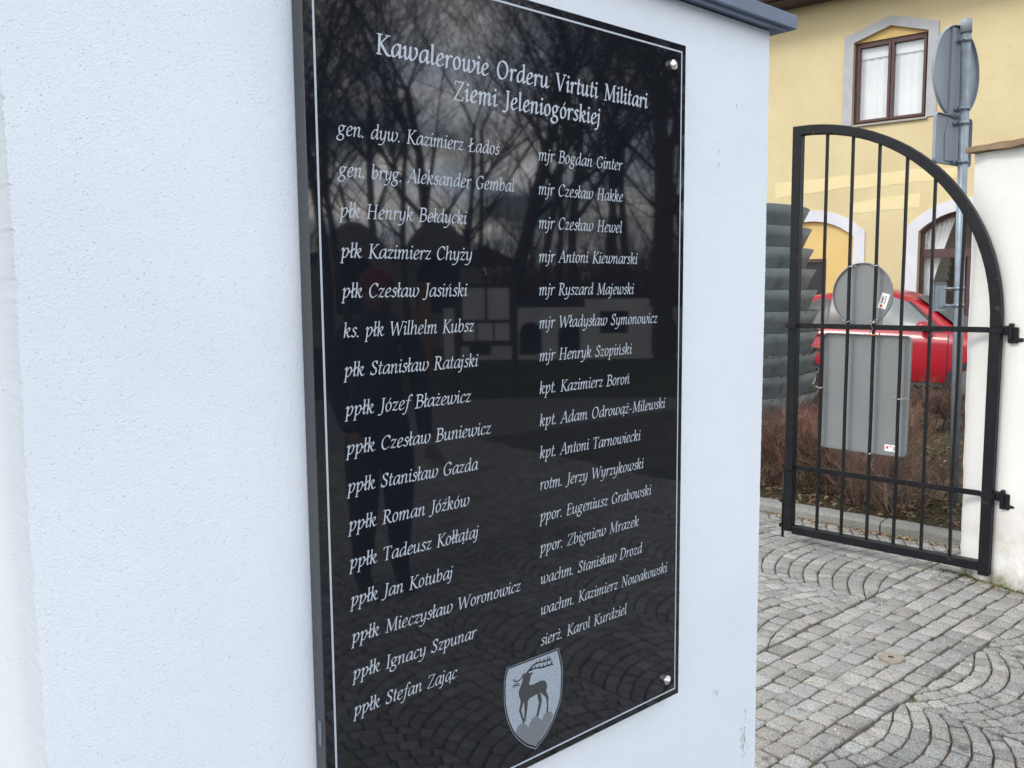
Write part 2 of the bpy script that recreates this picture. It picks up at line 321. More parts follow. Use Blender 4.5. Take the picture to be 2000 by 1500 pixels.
# give the bed a lumpy surface
bm = bmesh.new(); NX, NY = 90, 40
me = bpy.data.meshes.new('bed')
vs = []; fs = []
for j in range(NY + 1):
    for i in range(NX + 1):
        a = -7 + 12 * i / NX; o = .11 + 4.2 * j / NY
        h = .035 + .02 * math.sin(a * 5.1 + o * 3) * math.sin(o * 4.3 - a) + .018 * random.random() - .04 * max(0, o - 3) + (-.02 if j == 0 else 0)
        vs.append(tuple(K(a, o, h)))
for j in range(NY):
    for i in range(NX): k = j * (NX + 1) + i; fs.append((k, k + 1, k + NX + 2, k + NX + 1))
me.from_pydata(vs, [], fs); me.materials.append(MT['soil']); bed = bpy.data.objects.new('planting_bed', me); COL.objects.link(bed); bed['kind'] = 'structure'
bm.free()
b = MB(); b.poly([K(-30, 4.25, -.11), K(30, 4.25, -.11), K(30, 14, -.11), K(-30, 14, -.11)]); b.build('road', 'asphalt', kind='structure')

# ------------------------------------------------------------------ sett pavement
pav_b = MB()
pav_b.poly([G(-9, -6.5, -.0105), G(12, -6.5, -.0105), G(12, 4.6, -.0105), G(-9, 4.6, -.0105)])
# where the bed is, the sheet passes below it
pav = pav_b.build('pavement', 'joint', kind='structure')
b = MB(); b.poly([G(9.4, .2, -.006), G(50, .2, -.006), G(50, 4.58, -.006), G(9.4, 4.58, -.006)]); b.poly([G(-14, 4.6, -.0105), G(50, 4.6, -.0105), G(50, 22, -.012), G(-24, 22, -.012)]); b.build('far_paving', 'farpave', kind='structure')
b = MB(); b.poly([mir(-30, 12.7, -.006), mir(40, 12.0, -.006), mir(60, 90, -.006), mir(-50, 90, -.006)]); b.build('lawn', 'lawn', kind='structure')

cells = []      # quads in (s,q)
rnd = random.Random(3)
B0, B1 = -1.95, -1.35
# straight band of larger setts, rows parallel to the wall
rows = 7; rh = (B1 - B0) / rows
for r in range(rows):
    s = -4 + rnd.random() * .1
    while s < 8:
        l = rnd.uniform(.078, .122)
        sk = rnd.uniform(-.008, .008)
        q0 = B0 + r * rh; wv = (.009 * math.sin(s * 2.3 + r * .7) + rnd.uniform(-.004, .004)) * (.3 if r in (0, rows - 1) else 1)
        cells.append(([(s, q0 + wv), (s + l, q0 + wv), (s + l + sk, q0 + rh + wv), (s + sk, q0 + rh + wv)], 1.0)); s += l
def fan(s_start, s_end, Wd, R, h, base, sign, kmax, off):
    c0 = s_start + off
    while c0 < s_end:
        c = c0 + Wd / 2; bot = math.sqrt(R * R - Wd * Wd / 4)
        cshift = rnd.uniform(-.02, .02)
        for k in range(-int((R - bot) / h) - 1, kmax):
            y0 = k * h
            def cv(s, yy): return yy + math.sqrt(max(R * R - (s - c) ** 2, 0)) - bot
            tmax = math.asin(Wd / 2 / R); n = max(4, round(2 * tmax * R / (h * 1.08)))
            ts = [-tmax + 2 * tmax * (i + (rnd.uniform(-.22, .22) if 0 < i < n else 0)) / n for i in range(n + 1)]
            for i in range(n):
                sa, sb = c + R * math.sin(ts[i]), c + R * math.sin(ts[i + 1])
                sa2 = min(max(sa + h * .75 * math.sin(ts[i]), c - Wd / 2), c + Wd / 2); sb2 = min(max(sb + h * .75 * math.sin(ts[i + 1]), c - Wd / 2), c + Wd / 2)
                P = [(sa, cv(sa, y0)), (sb, cv(sb, y0)), (sb2, cv(sb2, y0 + h)), (sa2, cv(sa2, y0 + h))]
                if max(p[1] for p in P) < .03: continue
                P = [(p[0], max(p[1], 0.004)) for p in P]
                cells.append(([(p[0], base + sign * p[1]) for p in P], .98))
        c0 += Wd
fan(-1, 8, 1.0, .78, .083, B0, -1, 46, .05)
fan(-5, 9, .72, .53, .066, B1, 1, 92, .19)
def poly_area(P): return abs(sum(P[i][0] * P[(i + 1) % len(P)][1] - P[(i + 1) % len(P)][0] * P[i][1] for i in range(len(P)))) / 2
def in_wall(s, q): return s < S0 + .37 and -1.52 < q < QW + .01 or (s < S0 - 1.2 and -1.7 < q < QW)
stones = []
for (P, _) in cells:
    if poly_area(P) < .0012: continue
    cx = sum(p[0] for p in P) / 4; cy = sum(p[1] for p in P) / 4
    if in_wall(cx, cy): continue
    c = G(cx, cy); kk = (c - V3((kL.x, kL.y, 0))).dot(-KN)
    if kk > .0: continue
    if cy < -1.52 and cx < 1.2: continue       # hidden for good behind the wall
    if c.x > 2.62 and c.y > 2.0 and (c - V3((2.45, 4.6, 0))).dot(V3((.886, .463, 0))) > -.02 and c.y > 3.05: continue
    pr = proj(c); score = 0
    if pr and 1470 < pr[0] < 2010 and pr[1] < 1510:
        wall_x = 1506.5 + (pr[1] - 70) * (1473 - 1506.5) / 1430
        if pr[0] > wall_x - 5 and c.dot(NW) < 10: score = poly_area(P) / (c - EYE).length ** 3
        if pr[0] > wall_x - 5: score *= 1
    stones.append((score, P, cx, cy))
stones.sort(key=lambda t: -t[0])
def add_stone(mb, P, rnd, local=None):
    ins = rnd.uniform(.0016, .0034); cx = sum(p[0] for p in P) / 4; cy = sum(p[1] for p in P) / 4
    z = rnd.uniform(-.004, .003); tx, ty = rnd.uniform(-.05, .05), rnd.uniform(-.05, .05)
    # eight-sided outline: corners clipped and jittered
    Q_ = []
    for i in range(4):
        p, a, n = P[i], P[i - 1], P[(i + 1) % 4]
        f = rnd.uniform(.05, .13)
        for (ox, oy) in ((p[0] + (a[0] - p[0]) * f, p[1] + (a[1] - p[1]) * f), (p[0] + (n[0] - p[0]) * f * .8, p[1] + (n[1] - p[1]) * f * .8)):
            dx, dy = cx - ox, cy - oy; l = math.hypot(dx, dy) or 1
            k = ins * 1.2 + rnd.uniform(0, .0036); Q_.append((ox + dx / l * k, oy + dy / l * k))
    base = len(mb.v); n = 8; t = rnd.uniform(.84, 1.14) * (rnd.choice([1, 1, 1, .88, 1.12])); warm = rnd.uniform(-.02, .03); tn = (t * (1 + warm), t, t * (1 - warm * 1.3))
    lv = [(0, -.03, 1.0), (0, -.0042, 1.0), (.1, 0.0, 1.0), (.5, .001, 1)]
    for (sh, dz, _) in lv:
        for (x, y) in Q_:
            X = x + (cx - x) * sh; Y = y + (cy - y) * sh
            zz = dz + (z + tx * (X - cx) + ty * (Y - cy) + (rnd.uniform(-.0012, .0012) if sh else 0) if dz > -.02 else 0)
            mb.v.append(tuple(G(X, Y, zz))); mb.tone.append(tn)
    for l_ in range(3):
        for i in range(n):
            a = base + l_ * n + i; c = base + l_ * n + (i + 1) % n
            mb.face([a, c, c + n, a + n], 0, l_ >= 1)
    mb.face([base + 3 * n + i for i in range(n)], 0, True)
bulk = MB(); nind = 0
for i, (sc, P, cx, cy) in enumerate(stones):
    if nind < 300 and sc > 0:
        mb = MB(); add_stone(mb, P, rnd); mb.build('sett', 'sett', pav); nind += 1
    else:
        add_stone(bulk, P, rnd)
bulk.build('small_setts', 'sett', pav, kind='stuff')
# round concrete socket that holds the gate bolt
gp = ground(1740, 1287)
b = MB(); rr = []
t = thing('gate_bolt_socket', 'small concrete pad with a round bolt hole let into the cobbles', 'bolt socket')
n = 18
for k in range(n):
    a = 2 * math.pi * k / n; r_ = .052 * (1 + .1 * math.sin(3 * a + 1) + random.uniform(-.04, .04)); rr.append((r_ * math.cos(a), r_ * math.sin(a)))
inner = [(.011 * math.cos(2 * math.pi * k / 12), .011 * math.sin(2 * math.pi * k / 12)) for k in range(12)]
tess(b, [rr, inner], lambda x, y: gp + V3((x, y, .0075)))
m0 = len(b.v)
for k in range(n):
    p, q = rr[k], rr[(k + 1) % n]
    b.poly([gp + V3((p[0], p[1], -.02)), gp + V3((q[0], q[1], -.02)), gp + V3((q[0], q[1], .0075)), gp + V3((p[0], p[1], .0075))])
b.build('pad', 'concrete', t)
b = MB(); b.tube([gp + V3((0, 0, -.03)), gp + V3((0, 0, .0085))], .0125, 12, cap=False); b.poly([gp + V3((x * 1.1, y * 1.1, -.006)) for x, y in inner]); b.build('bolt_hole', 'tyre', t)

# ------------------------------------------------------------------ kerb
kerb = thing('kerb', 'low weathered granite kerb edging the shrub bed behind the gate', 'kerb')
cuts = [-3.0, -1.9, -.85, .06 + .78, 1.98, 3.1]
cuts = [-3.2, -2.2, -1.15, -.1, .80, 1.9, 3.0]
for a0, a1 in zip(cuts, cuts[1:]):
    b = MB(); ns = 10
    sec = []
    for i in range(ns + 1):
        a = a0 + .005 + (a1 - a0 - .01) * i / ns; j = lambda s: random.uniform(-s, s)
        bow = .03 * math.sin(a * .7)
        sec.append([K(a, 0 + bow + j(.003), -.05), K(a, 0 + bow + j(.004), .045 + j(.003)), K(a, .014 + bow + j(.004), .062 + j(.003)), K(a, .105 + bow + j(.004), .068 + j(.003)), K(a, .122 + bow + j(.003), .055), K(a, .124 + bow, -.05)])
    base = 0
    for s_ in sec: b.v += [tuple(p) for p in s_]
    for i in range(ns):
        for k in range(5): p = i * 6 + k; b.face([p, p + 1, p + 7, p + 6], 0, k in (1, 2, 3) and False)
    b.face([0, 1, 2, 3, 4, 5]); b.face([ns * 6 + k for k in range(6)][::-1])
    b.build('kerb_stone', 'kerb', kerb)

# ================================================================== MEMORIAL WALL
mw = thing('memorial_wall', 'pale rendered wall, skylight blue in its colour, with grey metal coping that carries the black plaque', 'wall')
ZT = 2.103; SL = -1.266; SR = .362
b = MB(); rj = random.Random(5)
nz = 700; zs = [-.1 + (ZT + .1) * i / nz for i in range(nz + 1)]
jl = [rj.uniform(-.0012, .0012) + .0016 * math.sin(z * 9) + (rj.uniform(0, .0035) if rj.random() < .12 else 0) for z in zs]
jr = [rj.uniform(-.0009, .0009) + .0012 * math.sin(z * 5) for z in zs]
base = len(b.v)
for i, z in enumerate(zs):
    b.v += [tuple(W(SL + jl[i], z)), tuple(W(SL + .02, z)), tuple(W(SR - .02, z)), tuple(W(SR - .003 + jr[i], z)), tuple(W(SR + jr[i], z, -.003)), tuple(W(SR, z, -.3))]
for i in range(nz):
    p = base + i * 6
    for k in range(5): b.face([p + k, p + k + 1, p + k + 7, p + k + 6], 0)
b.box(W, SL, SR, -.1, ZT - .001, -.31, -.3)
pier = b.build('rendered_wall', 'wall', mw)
b = MB(); base = 0
for i, z in enumerate(zs):
    b.v += [tuple(W(SL + jl[i], z)), tuple(W(SL + jl[i] * .5 + .001, z, -.012)), tuple(W(SL + .004, z, -.088)), tuple(W(SL - .02, z, -.105)), tuple(W(SL - .05, z, -.112 + .6 * jl[i]))]
for i in range(nz):
    p = i * 5
    for k in range(4): b.face([p + k, p + k + 5, p + k + 6, p + k + 1], 0, k >= 1)
b.build('corner_return', 'wall_arris', mw)
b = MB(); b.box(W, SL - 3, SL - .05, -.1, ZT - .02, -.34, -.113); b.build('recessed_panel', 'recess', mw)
sf = MB(); rf = random.Random(31)
for (px, py, n_, sx_, sz_) in ((1452, 1450, 46, .008, .03), (1398, 1352, 7, .006, .004), (1455, 1395, 5, .004, .01), (1405, 310, 3, .004, .01), (1440, 205, 2, .002, .004)):
    v_ = ray(px, py); P_ = EYE + v_ * (QW / v_.dot(NW)); s0_, z0_ = P_.dot(U) - S0, P_.z
    for k in range(n_):
        a, z = s0_ + rf.gauss(0, sx_), z0_ + rf.gauss(0, sz_); l_ = rf.uniform(.001, .006); w_ = rf.uniform(.0002, .0006); t_ = rf.uniform(-.4, .4)
        sf.poly([W(a - w_, z - l_, .0007), W(a + w_, z - l_, .0007), W(a + w_ + t_ * l_, z + l_, .0007), W(a - w_ + t_ * l_, z + l_, .0007)])
sf.build('scuff_marks', 'scuff', mw, kind='stuff')
# coping sheet: placed from its corner seen in the photograph
def onz(x, y, z):
    v = ray(x, y); P = EYE + v * ((z - 1.5) / v.z); return P.dot(U) - S0, P.dot(NW) - QW
cz = ZT + .003
ce = onz(1557, 58, cz)
OV_S, OV_O = ce[0], ce[1]
b = MB(); z0, z1 = cz, cz + .032
b.hexa([W(SL - 3, z0, OV_O), W(OV_S, z0, OV_O), W(OV_S, z0, -.36), W(SL - 3, z0, -.36), W(SL - 3, z1, OV_O), W(OV_S, z1, OV_O), W(OV_S, z1 + .06, -.36), W(SL - 3, z1 + .06, -.36)])
b.build('metal_coping', 'coping', mw, bevel=.002)
b = MB(); b.box(W, SL - 2.9, OV_S - .03, cz - .007, cz, OV_O - .018, OV_O - .012); b.build('drip_edge', 'coping', mw)

# ------------------------------------------------------------------ plaque
pl = thing('memorial_plaque', 'large polished black granite plaque engraved with two columns of soldiers names', 'plaque')
PZ0, PZ1, PS0, PS1 = .603, 2.003, -.886, 0.0
b = MB()
ch = .0012
def Pq(s, z, o): return W(s, z, o)
fr = [(PS0 + ch, PZ0 + ch), (PS1 - ch, PZ0 + ch), (PS1 - ch, PZ1 - ch), (PS0 + ch, PZ1 - ch)]
ed = [(PS0, PZ0), (PS1, PZ0), (PS1, PZ1), (PS0, PZ1)]
for (s, z) in fr: b.v.append(tuple(Pq(s, z, .03)))
for (s, z) in ed: b.v.append(tuple(Pq(s, z, .03 - ch)))
for (s, z) in ed: b.v.append(tuple(Pq(s, z, .002)))
b.face([0, 1, 2, 3], 0)
for i in range(4):
    j = (i + 1) % 4; b.face([4 + i, 4 + j, j, i], 1); b.face([8 + i, 8 + j, 4 + j, 4 + i], 1)
b.face([11, 10, 9, 8], 1)
b.build('granite_slab', ['granite', 'granite_edge'], pl)
OF = .0302
b = MB(); i_, lw = .0128, .0034
def ring(i0): return [(PS0 + i0 + .004, PZ0 + i0 + .001), (PS1 - i0, PZ0 + i0 + .001), (PS1 - i0, PZ1 - i0 - .001), (PS0 + i0 + .004, PZ1 - i0 - .001)]
ro, ri = ring(i_), ring(i_ + lw)
for k in range(4):
    j = (k + 1) % 4; b.poly([Pq(*ro[k], OF), Pq(*ro[j], OF), Pq(*ri[j], OF), Pq(*ri[k], OF)])
b.build('border_line', 'letter', pl)

# pen alphabet: stroke skeletons drawn with a slanted broad nib ('~' curve, '=' straight, leading ' = thin nib)
GL = {
'a': (45, "~36,41 28,46 16,41 7,24 8,6 15,1 25,8 35,28|~37,46 36,25 36,8 39,1 46,8"),
'b': (42, "'=1,70 8,72|~8,72 8,20 10,5 18,1 29,8 35,24 32,40 24,45 15,38 8,24"),
'c': (35, "~31,38 25,46 14,40 7,24 9,7 18,1 32,9"),
'd': (46, "'=28,70 36,72|~36,41 28,46 16,41 7,24 8,6 15,1 25,8 35,28|~36,72 36,30 36,8 39,1 46,8"),
'e': (36, "~8,20 20,24 30,34 27,45 18,45 9,33 6,16 11,3 20,1 33,9"),
'f': (28, "~38,66 32,73 24,69 19,50 14,10 9,-15 2,-24 -7,-21|'=4,44 31,44"),
'g': (42, "~27,43 18,46 9,40 6,28 12,18 22,18 29,28 30,38 27,43|~13,19 9,12 14,6 27,3 34,-8 28,-21 14,-24 3,-19 1,-9 9,-1 16,3|'~29,42 35,45 41,42"),
'h': (45, "'=1,70 8,72|=8,72 8,0|~8,24 16,38 26,46 33,41 32,22 32,6 36,1 44,8"),
'i': (20, "~2,37 8,45 10,41 9,20 9,6 13,1 20,8|.11,63"),
'j': (20, "~2,37 8,45 10,40 9,10 6,-12 0,-22 -9,-21|.11,63"),
'k': (42, "'=1,70 8,72|=8,72 8,0|~8,22 18,38 27,46 33,39 27,28 14,25|~16,26 24,12 31,1 42,6"),
'l': (21, "'=2,70 9,72|~9,72 9,30 9,8 13,1 21,8"),
'm': (67, "~2,37 8,45 10,40 9,0|~9,24 17,38 25,46 31,41 30,20 30,0|~30,24 38,38 46,46 53,41 52,20 52,6 56,1 64,8"),
'n': (46, "~2,37 8,45 10,40 9,0|~9,24 17,38 26,46 33,41 32,22 32,6 36,1 44,8"),
'o': (39, "~18,46 9,38 6,20 11,4 19,1 29,8 33,26 28,42 18,46"),
'p': (43, "~2,37 8,46 10,40 10,10 9,-25|~9,22 17,38 27,46 35,38 34,20 26,5 18,1 10,6|'=2,-25 16,-25"),
'r': (31, "~2,37 8,45 10,40 9,0|~9,24 16,38 24,46 31,41"),
's': (31, "~28,40 21,46 12,43 10,34 17,27 25,18 24,7 16,1 4,7"),
't': (25, "~13,62 11,30 10,8 14,1 23,8|'=1,44 25,44"),
'u': (46, "~2,37 8,45 9,38 8,16 11,3 18,1 27,11 33,26|~33,46 33,14 34,4 38,1 46,8"),
'w': (62, "~2,37 8,45 10,36 9,14 14,2 22,4 30,20|=31,46 30,18|~30,18 33,4 41,1 51,11 58,28 55,42 48,46"),
'y': (43, "~2,37 8,45 10,36 10,14 15,2 24,5 33,20|~34,46 34,14 29,-10 18,-23 3,-22"),
'z': (35, "~4,37 8,44 15,43 22,41 31,45|'=31,45 5,2|~5,2 14,6 22,1 34,6"),
'A': (56, "'=5,0 30,69|=30,69 49,0|'=14,24 43,24|'=-2,0 13,0|'=40,0 58,0"),
'B': (50, "=13,68 13,0|~4,68 26,68 39,61 38,44 27,37 14,37|~27,37 42,32 45,16 36,3 20,0 4,0"),
'C': (54, "~47,56 39,67 24,66 10,50 7,28 14,8 28,0 48,11|'=47,68 47,52"),
'D': (60, "=13,68 13,0|~4,68 28,68 46,58 52,36 45,12 27,1 4,0"),
'E': (47, "=13,68 13,0|'=4,68 41,68|'=41,68 41,56|'=13,36 34,36|'=34,42 34,30|'=4,0 40,0|'=40,0 43,13"),
'G': (58, "~47,56 39,67 24,66 10,50 7,28 14,8 28,0 46,8|'=47,68 47,54|=47,28 47,6|'=37,29 55,29"),
'H': (64, "=14,68 14,0|=50,68 50,0|'=14,36 50,36|'=5,68 23,68|'=41,68 59,68|'=5,0 23,0|'=41,0 59,0"),
'I': (27, "=14,68 14,0|'=5,68 23,68|'=5,0 23,0"),
'J': (28, "~17,68 17,20 14,-6 6,-14 -4,-11|'=8,68 26,68"),
'K': (56, "=14,68 14,0|'=47,68 16,34|~19,38 34,18 46,3 58,0|'=5,68 23,68|'=38,68 54,68|'=5,0 23,0"),
'L': (46, "=14,68 14,0|'=5,68 23,68|'=5,0 40,0|'=40,0 44,14"),
'M': (74, "'=12,0 15,68|=15,68 37,4|'=37,4 60,68|=60,68 62,0|'=6,68 16,68|'=60,68 70,68|'=4,0 20,0|'=54,0 71,0"),
'N': (62, "'=13,0 13,68|=13,68 49,0|'=49,0 49,68|'=4,68 14,68|'=41,68 58,68|'=5,0 21,0"),
'O': (62, "~30,68 14,59 7,34 14,9 29,0 46,10 54,34 47,59 30,68"),
'R': (55, "=14,68 14,0|~5,68 26,68 39,62 39,46 28,37 15,36|~24,37 34,19 44,4 57,0|'=5,0 23,0"),
'S': (43, "~36,56 28,67 14,64 11,51 20,39 32,28 34,12 24,0 6,7|'=37,68 37,53|'=5,16 5,1"),
'T': (50, "=25,68 25,0|'=3,68 47,68|'=3,68 2,56|'=47,68 48,56|'=16,0 34,0"),
'V': (56, "=8,68 27,0|'=27,0 49,68|'=0,68 17,68|'=41,68 57,68"),
'W': (84, "=8,68 24,0|'=24,0 42,64|=42,64 58,0|'=58,0 78,68|'=0,68 17,68|'=70,68 86,68"),
'Z': (50, "'=6,56 7,68|'=7,68 44,68|=44,68 6,0|'=6,0 43,0|'=43,0 46,14"),
'-': (28, "=5,22 21,22"), '.': (17, ".7,3"), ' ': (30, ""),
}
ALIAS = {'ł': ('l', '"=-3,26 22,44'), 'Ł': ('L', '"=0,24 29,44'), 'ń': ('n', "'=22,54 31,66"), 'ó': ('o', "'=19,54 28,66"), 'ś': ('s', "'=17,54 26,66"),
         'ź': ('z', "'=18,54 27,66"), 'ż': ('z', ".19,61"), 'ą': ('a', "'~40,2 33,-8 36,-15 43,-13"), 'ę': ('e', "'~22,1 17,-8 20,-15 27,-13")}
def hull(pts):
    pts = sorted(set(pts)); 
    def half(ps):
        h = []
        for p in ps:
            while len(h) >= 2 and (h[-1][0] - h[-2][0]) * (p[1] - h[-2][1]) - (h[-1][1] - h[-2][1]) * (p[0] - h[-2][0]) <= 0: h.pop()
            h.append(p)
        return h
    a = half(pts); c = half(pts[::-1]); return a[:-1] + c[:-1]
def catmull(P, n=5):
    o = []
    for i in range(len(P) - 1):
        p0, p1, p2, p3 = P[max(i - 1, 0)], P[i], P[i + 1], P[min(i + 2, len(P) - 1)]
        if P[0] == P[-1] and len(P) > 3:
            p0 = P[i - 1] if i > 0 else P[-2]; p3 = P[i + 2] if i + 2 < len(P) else P[1]
        for k in range(n):
            t = k / n
            o.append(tuple(.5 * (2 * p1[j] + (p2[j] - p0[j]) * t + (2 * p0[j] - 5 * p1[j] + 4 * p2[j] - p3[j]) * t * t + (3 * p1[j] - p0[j] - 3 * p2[j] + p3[j]) * t ** 3) for j in (0, 1)))
    o.append(P[-1]); return o
def nib(wd, th, ang):
    c, s = math.cos(ang), math.sin(ang); o = []
    for (x, y) in ((1, .55), (.7, 1), (-.7, 1), (-1, .55), (-1, -.55), (-.7, -1), (.7, -1), (1, -.55)): o.append((x * wd / 2 * c - y * th / 2 * s, x * wd / 2 * s + y * th / 2 * c))
    return o
def glyph(ch, bold):
    extra = ''
    if ch in ALIAS: ch, extra = ALIAS[ch]
    adv, st = GL[ch]; st = '|'.join(x for x in (st, extra) if x); polys = []
    cap = ch.isupper()
    fat = nib(9.6 if bold else (6.8 if not cap else 7.5), 3.2 if bold else 2.6, math.radians(33)); thin = nib(3.8 if bold else 3.2, 3.2 if bold else 2.7, math.radians(20))
    for s in (st.split('|') if st else []):
        nb = fat
        if s[0] == "'": nb = thin; s = s[1:]
        if s[0] == '"': nb = nib(5.2, 5.2, 0); s = s[1:]
        kind = s[0]; pts = [tuple(float(q) for q in p.split(',')) for p in s[1:].split()]
        if kind == '.':
            c = pts[0]; r_ = 5.6 if bold else 4.6; polys.append([(c[0] + r_ * math.cos(k * math.pi / 5), c[1] + r_ * math.sin(k * math.pi / 5)) for k in range(10)]); continue
        if kind == '~': pts = catmull(pts)
        for p, q in zip(pts, pts[1:]): polys.append(hull([(p[0] + a, p[1] + c) for a, c in nb] + [(q[0] + a, q[1] + c) for a, c in nb]))
    return adv, polys
GC = {}
def write_line(text, s0, s1, z, size, bold=False, slant=.2):
    """size = metres for 100 pen units of height; the line is set to run from s0 to s1"""
    tot = 0; items = []
    for ch in text:
        if (ch, bold) not in GC: GC[(ch, bold)] = glyph(ch, bold)
        adv, polys = GC[(ch, bold)]; items.append((tot, polys)); tot += adv + (3 if bold else 1)
    sx = (s1 - s0) / (tot - 2); k = size / 100; b = MB(); c = 0
    for off, polys in items:
        for P in polys:
            zo = OF + .000006 * (c % 24); c += 1
            b.poly([W(s0 + (x + off) * sx + y * k * slant * .8, z + y * k, zo) for x, y in P])
    return b.build('inscription_line', 'letter', pl)
write_line('Kawalerowie Orderu Virtuti Militari', -.764, -.124, 1.8605, .0432, True, .1)
write_line('Ziemi Jeleniogórskiej', -.616, -.262, 1.8125, .0432, True, .1)
Lc = [('gen. dyw. Kazimierz Ładoś', -.5157), ('gen. bryg. Aleksander Gembal', -.482), ('płk Henryk Bełdycki', -.590), ('płk Kazimierz Chyży', -.5788), ('płk Czesław Jasiński', -.591),
      ('ks. płk Wilhelm Kubsz', -.5774), ('płk Stanisław Ratajski', -.5693), ('ppłk Józef Błażewicz', -.5862), ('ppłk Czesław Buniewicz', -.5421), ('ppłk Stanisław Gazda', -.5722),
      ('ppłk Roman Jóźków', -.5926), ('ppłk Tadeusz Kołłątaj', -.5729), ('ppłk Jan Kotubaj', -.631), ('ppłk Mieczysław Woronowicz', -.4746), ('ppłk Ignacy Szpunar', -.5817), ('ppłk Stefan Zając', -.6254)]
Rc = [('mjr Bogdan Ginter', -.1987), ('mjr Czesław Hakke', -.1952), ('mjr Czesław Hewel', -.1978), ('mjr Antoni Kiewnarski', -.1507), ('mjr Ryszard Majewski', -.1612), ('mjr Władysław Symonowicz', -.0859),
      ('mjr Henryk Szopiński', -.1664), ('kpt. Kazimierz Boroń', -.1722), ('kpt. Adam Odrowąż-Milewski', -.0578), ('kpt. Antoni Tarnowiecki', -.1374), ('rotm. Jerzy Wyrzykowski', -.1269),
      ('ppor. Eugeniusz Grabowski', -.1012), ('ppor. Zbigniew Mrazek', -.1404), ('wachm. Stanisław Drozd', -.1299), ('wachm. Kazimierz Nowakowski', -.0452), ('sierż. Karol Kurdziel', -.1777)]
for i, (tx, e_) in enumerate(Lc): write_line(tx, -.834, e_ - .002, 1.7325 - .06 * i, .0312)
for i, (tx, e_) in enumerate(Rc): write_line(tx, -.4255, e_ - .002, 1.7325 - .06 * i, .0312)

# emblem: shield with a stag on three hills
emb = MB()
def E2(x, y): return onplaque(960 + x / 5, 1240 + y / 5)
def smooth_loop(P, n=4): return catmull(P + [P[0]], n)[:-1]
def flat(name, loops, matn, lift, par):
    b = MB()
    for lp in loops: tess(b, [[E2(*p) for p in lp]], lambda s, z: W(s, z, OF + lift))
    return b.build(name, matn, par)
side_o = catmull([(655, 128), (690, 300), (692, 450), (675, 640), (610, 830), (520, 1000), (430, 1116)], 5) + catmull([(430, 1116), (330, 1078), (225, 985), (165, 862), (130, 720), (121, 560), (126, 430), (150, 322)], 5)[1:]
cx_, cy_ = 405, 560
def shr(P, k): return [(cx_ + (x - cx_) * k, cy_ + (y - cy_) * k) for x, y in P]
shield = flat('shield_outline', [side_o], 'emb_field', 0, pl)
flat('dark_rim', [shr(side_o, .988)], 'emb_line', .00003, shield)
flat('silver_field', [shr(side_o, .945)], 'emb_field', .00006, shield)
hills = [(233, 965), (250, 905), (275, 872), (305, 862), (335, 870), (352, 895), (358, 912), (368, 870), (395, 818), (430, 797), (462, 803), (480, 822), (490, 838), (500, 800), (525, 763), (560, 745), (590, 755), (603, 782), (560, 882), (500, 985), (430, 1090), (338, 1050), (272, 1005)]
flat('three_hills', [hills], 'emb_hill', .00009, shield)
body = [(287, 417), (300, 395), (305, 372), (315, 385), (330, 372), (350, 362), (372, 372), (400, 362), (402, 382), (385, 392), (378, 430), (366, 475), (374, 492), (420, 478), (480, 445), (520, 445), (537, 470), (541, 505), (533, 545), (545, 578), (556, 605), (553, 660), (554, 720), (551, 748), (530, 757), (537, 725), (540, 690), (536, 640), (525, 605), (495, 580), (470, 556),
        (488, 600), (491, 650), (476, 710), (463, 765), (456, 797), (431, 794), (441, 765), (451, 710), (461, 660), (451, 620), (446, 577), (420, 592), (376, 616), (356, 642), (351, 690), (346, 740), (336, 800), (331, 860), (313, 862), (318, 800), (321, 740), (318, 680), (314, 655), (300, 700), (291, 740), (301, 780), (318, 828), (322, 862), (303, 862), (298, 832), (281, 782), (267, 742), (278, 690), (284, 645), (268, 600), (263, 560), (275, 520), (290, 480), (303, 440), (306, 425)]
flat('stag', [body], 'emb_deer', .00012, shield)
b = MB(); cc = 0
def ln(P, w0, curve=True):
    global cc
    P = catmull(P, 4) if curve and len(P) > 2 else P
    for p, q in zip(P, P[1:]):
        cc += 1; nb = [(w0 * math.cos(k * math.pi / 3), w0 * math.sin(k * math.pi / 3)) for k in range(6)]
        b.poly([W(*E2(*h), OF + .00014 + .000006 * (cc % 8)) for h in hull([(p[0] + a, p[1] + c) for a, c in nb] + [(q[0] + a, q[1] + c) for a, c in nb])][::-1])
ln([(350, 362), (385, 322), (430, 280), (500, 262), (545, 250), (575, 240)], 7.5); ln([(375, 348), (420, 326), (480, 320), (540, 302), (592, 283)], 7.5)
for P in ([(428, 285), (440, 262)], [(470, 268), (476, 238)], [(508, 260), (514, 232)], [(542, 250), (545, 220)], [(570, 242), (566, 212)], [(425, 325), (430, 303)], [(460, 320), (470, 293)], [(500, 314), (505, 288)], [(540, 302), (545, 276)], [(575, 288), (590, 255)], [(580, 286), (600, 292)]): ln(P, 4.8, False)
ln([(290, 425), (262, 448), (240, 458)], 5.5)
for c0 in ((225, 448), (240, 487), (218, 500), (258, 485)): ln([(c0[0] + 11 * math.cos(t), c0[1] + 11 * math.sin(t)) for t in [k * math.pi / 4 for k in range(9)]], 3.8, False)
b.build('antlers', 'emb_line', shield)
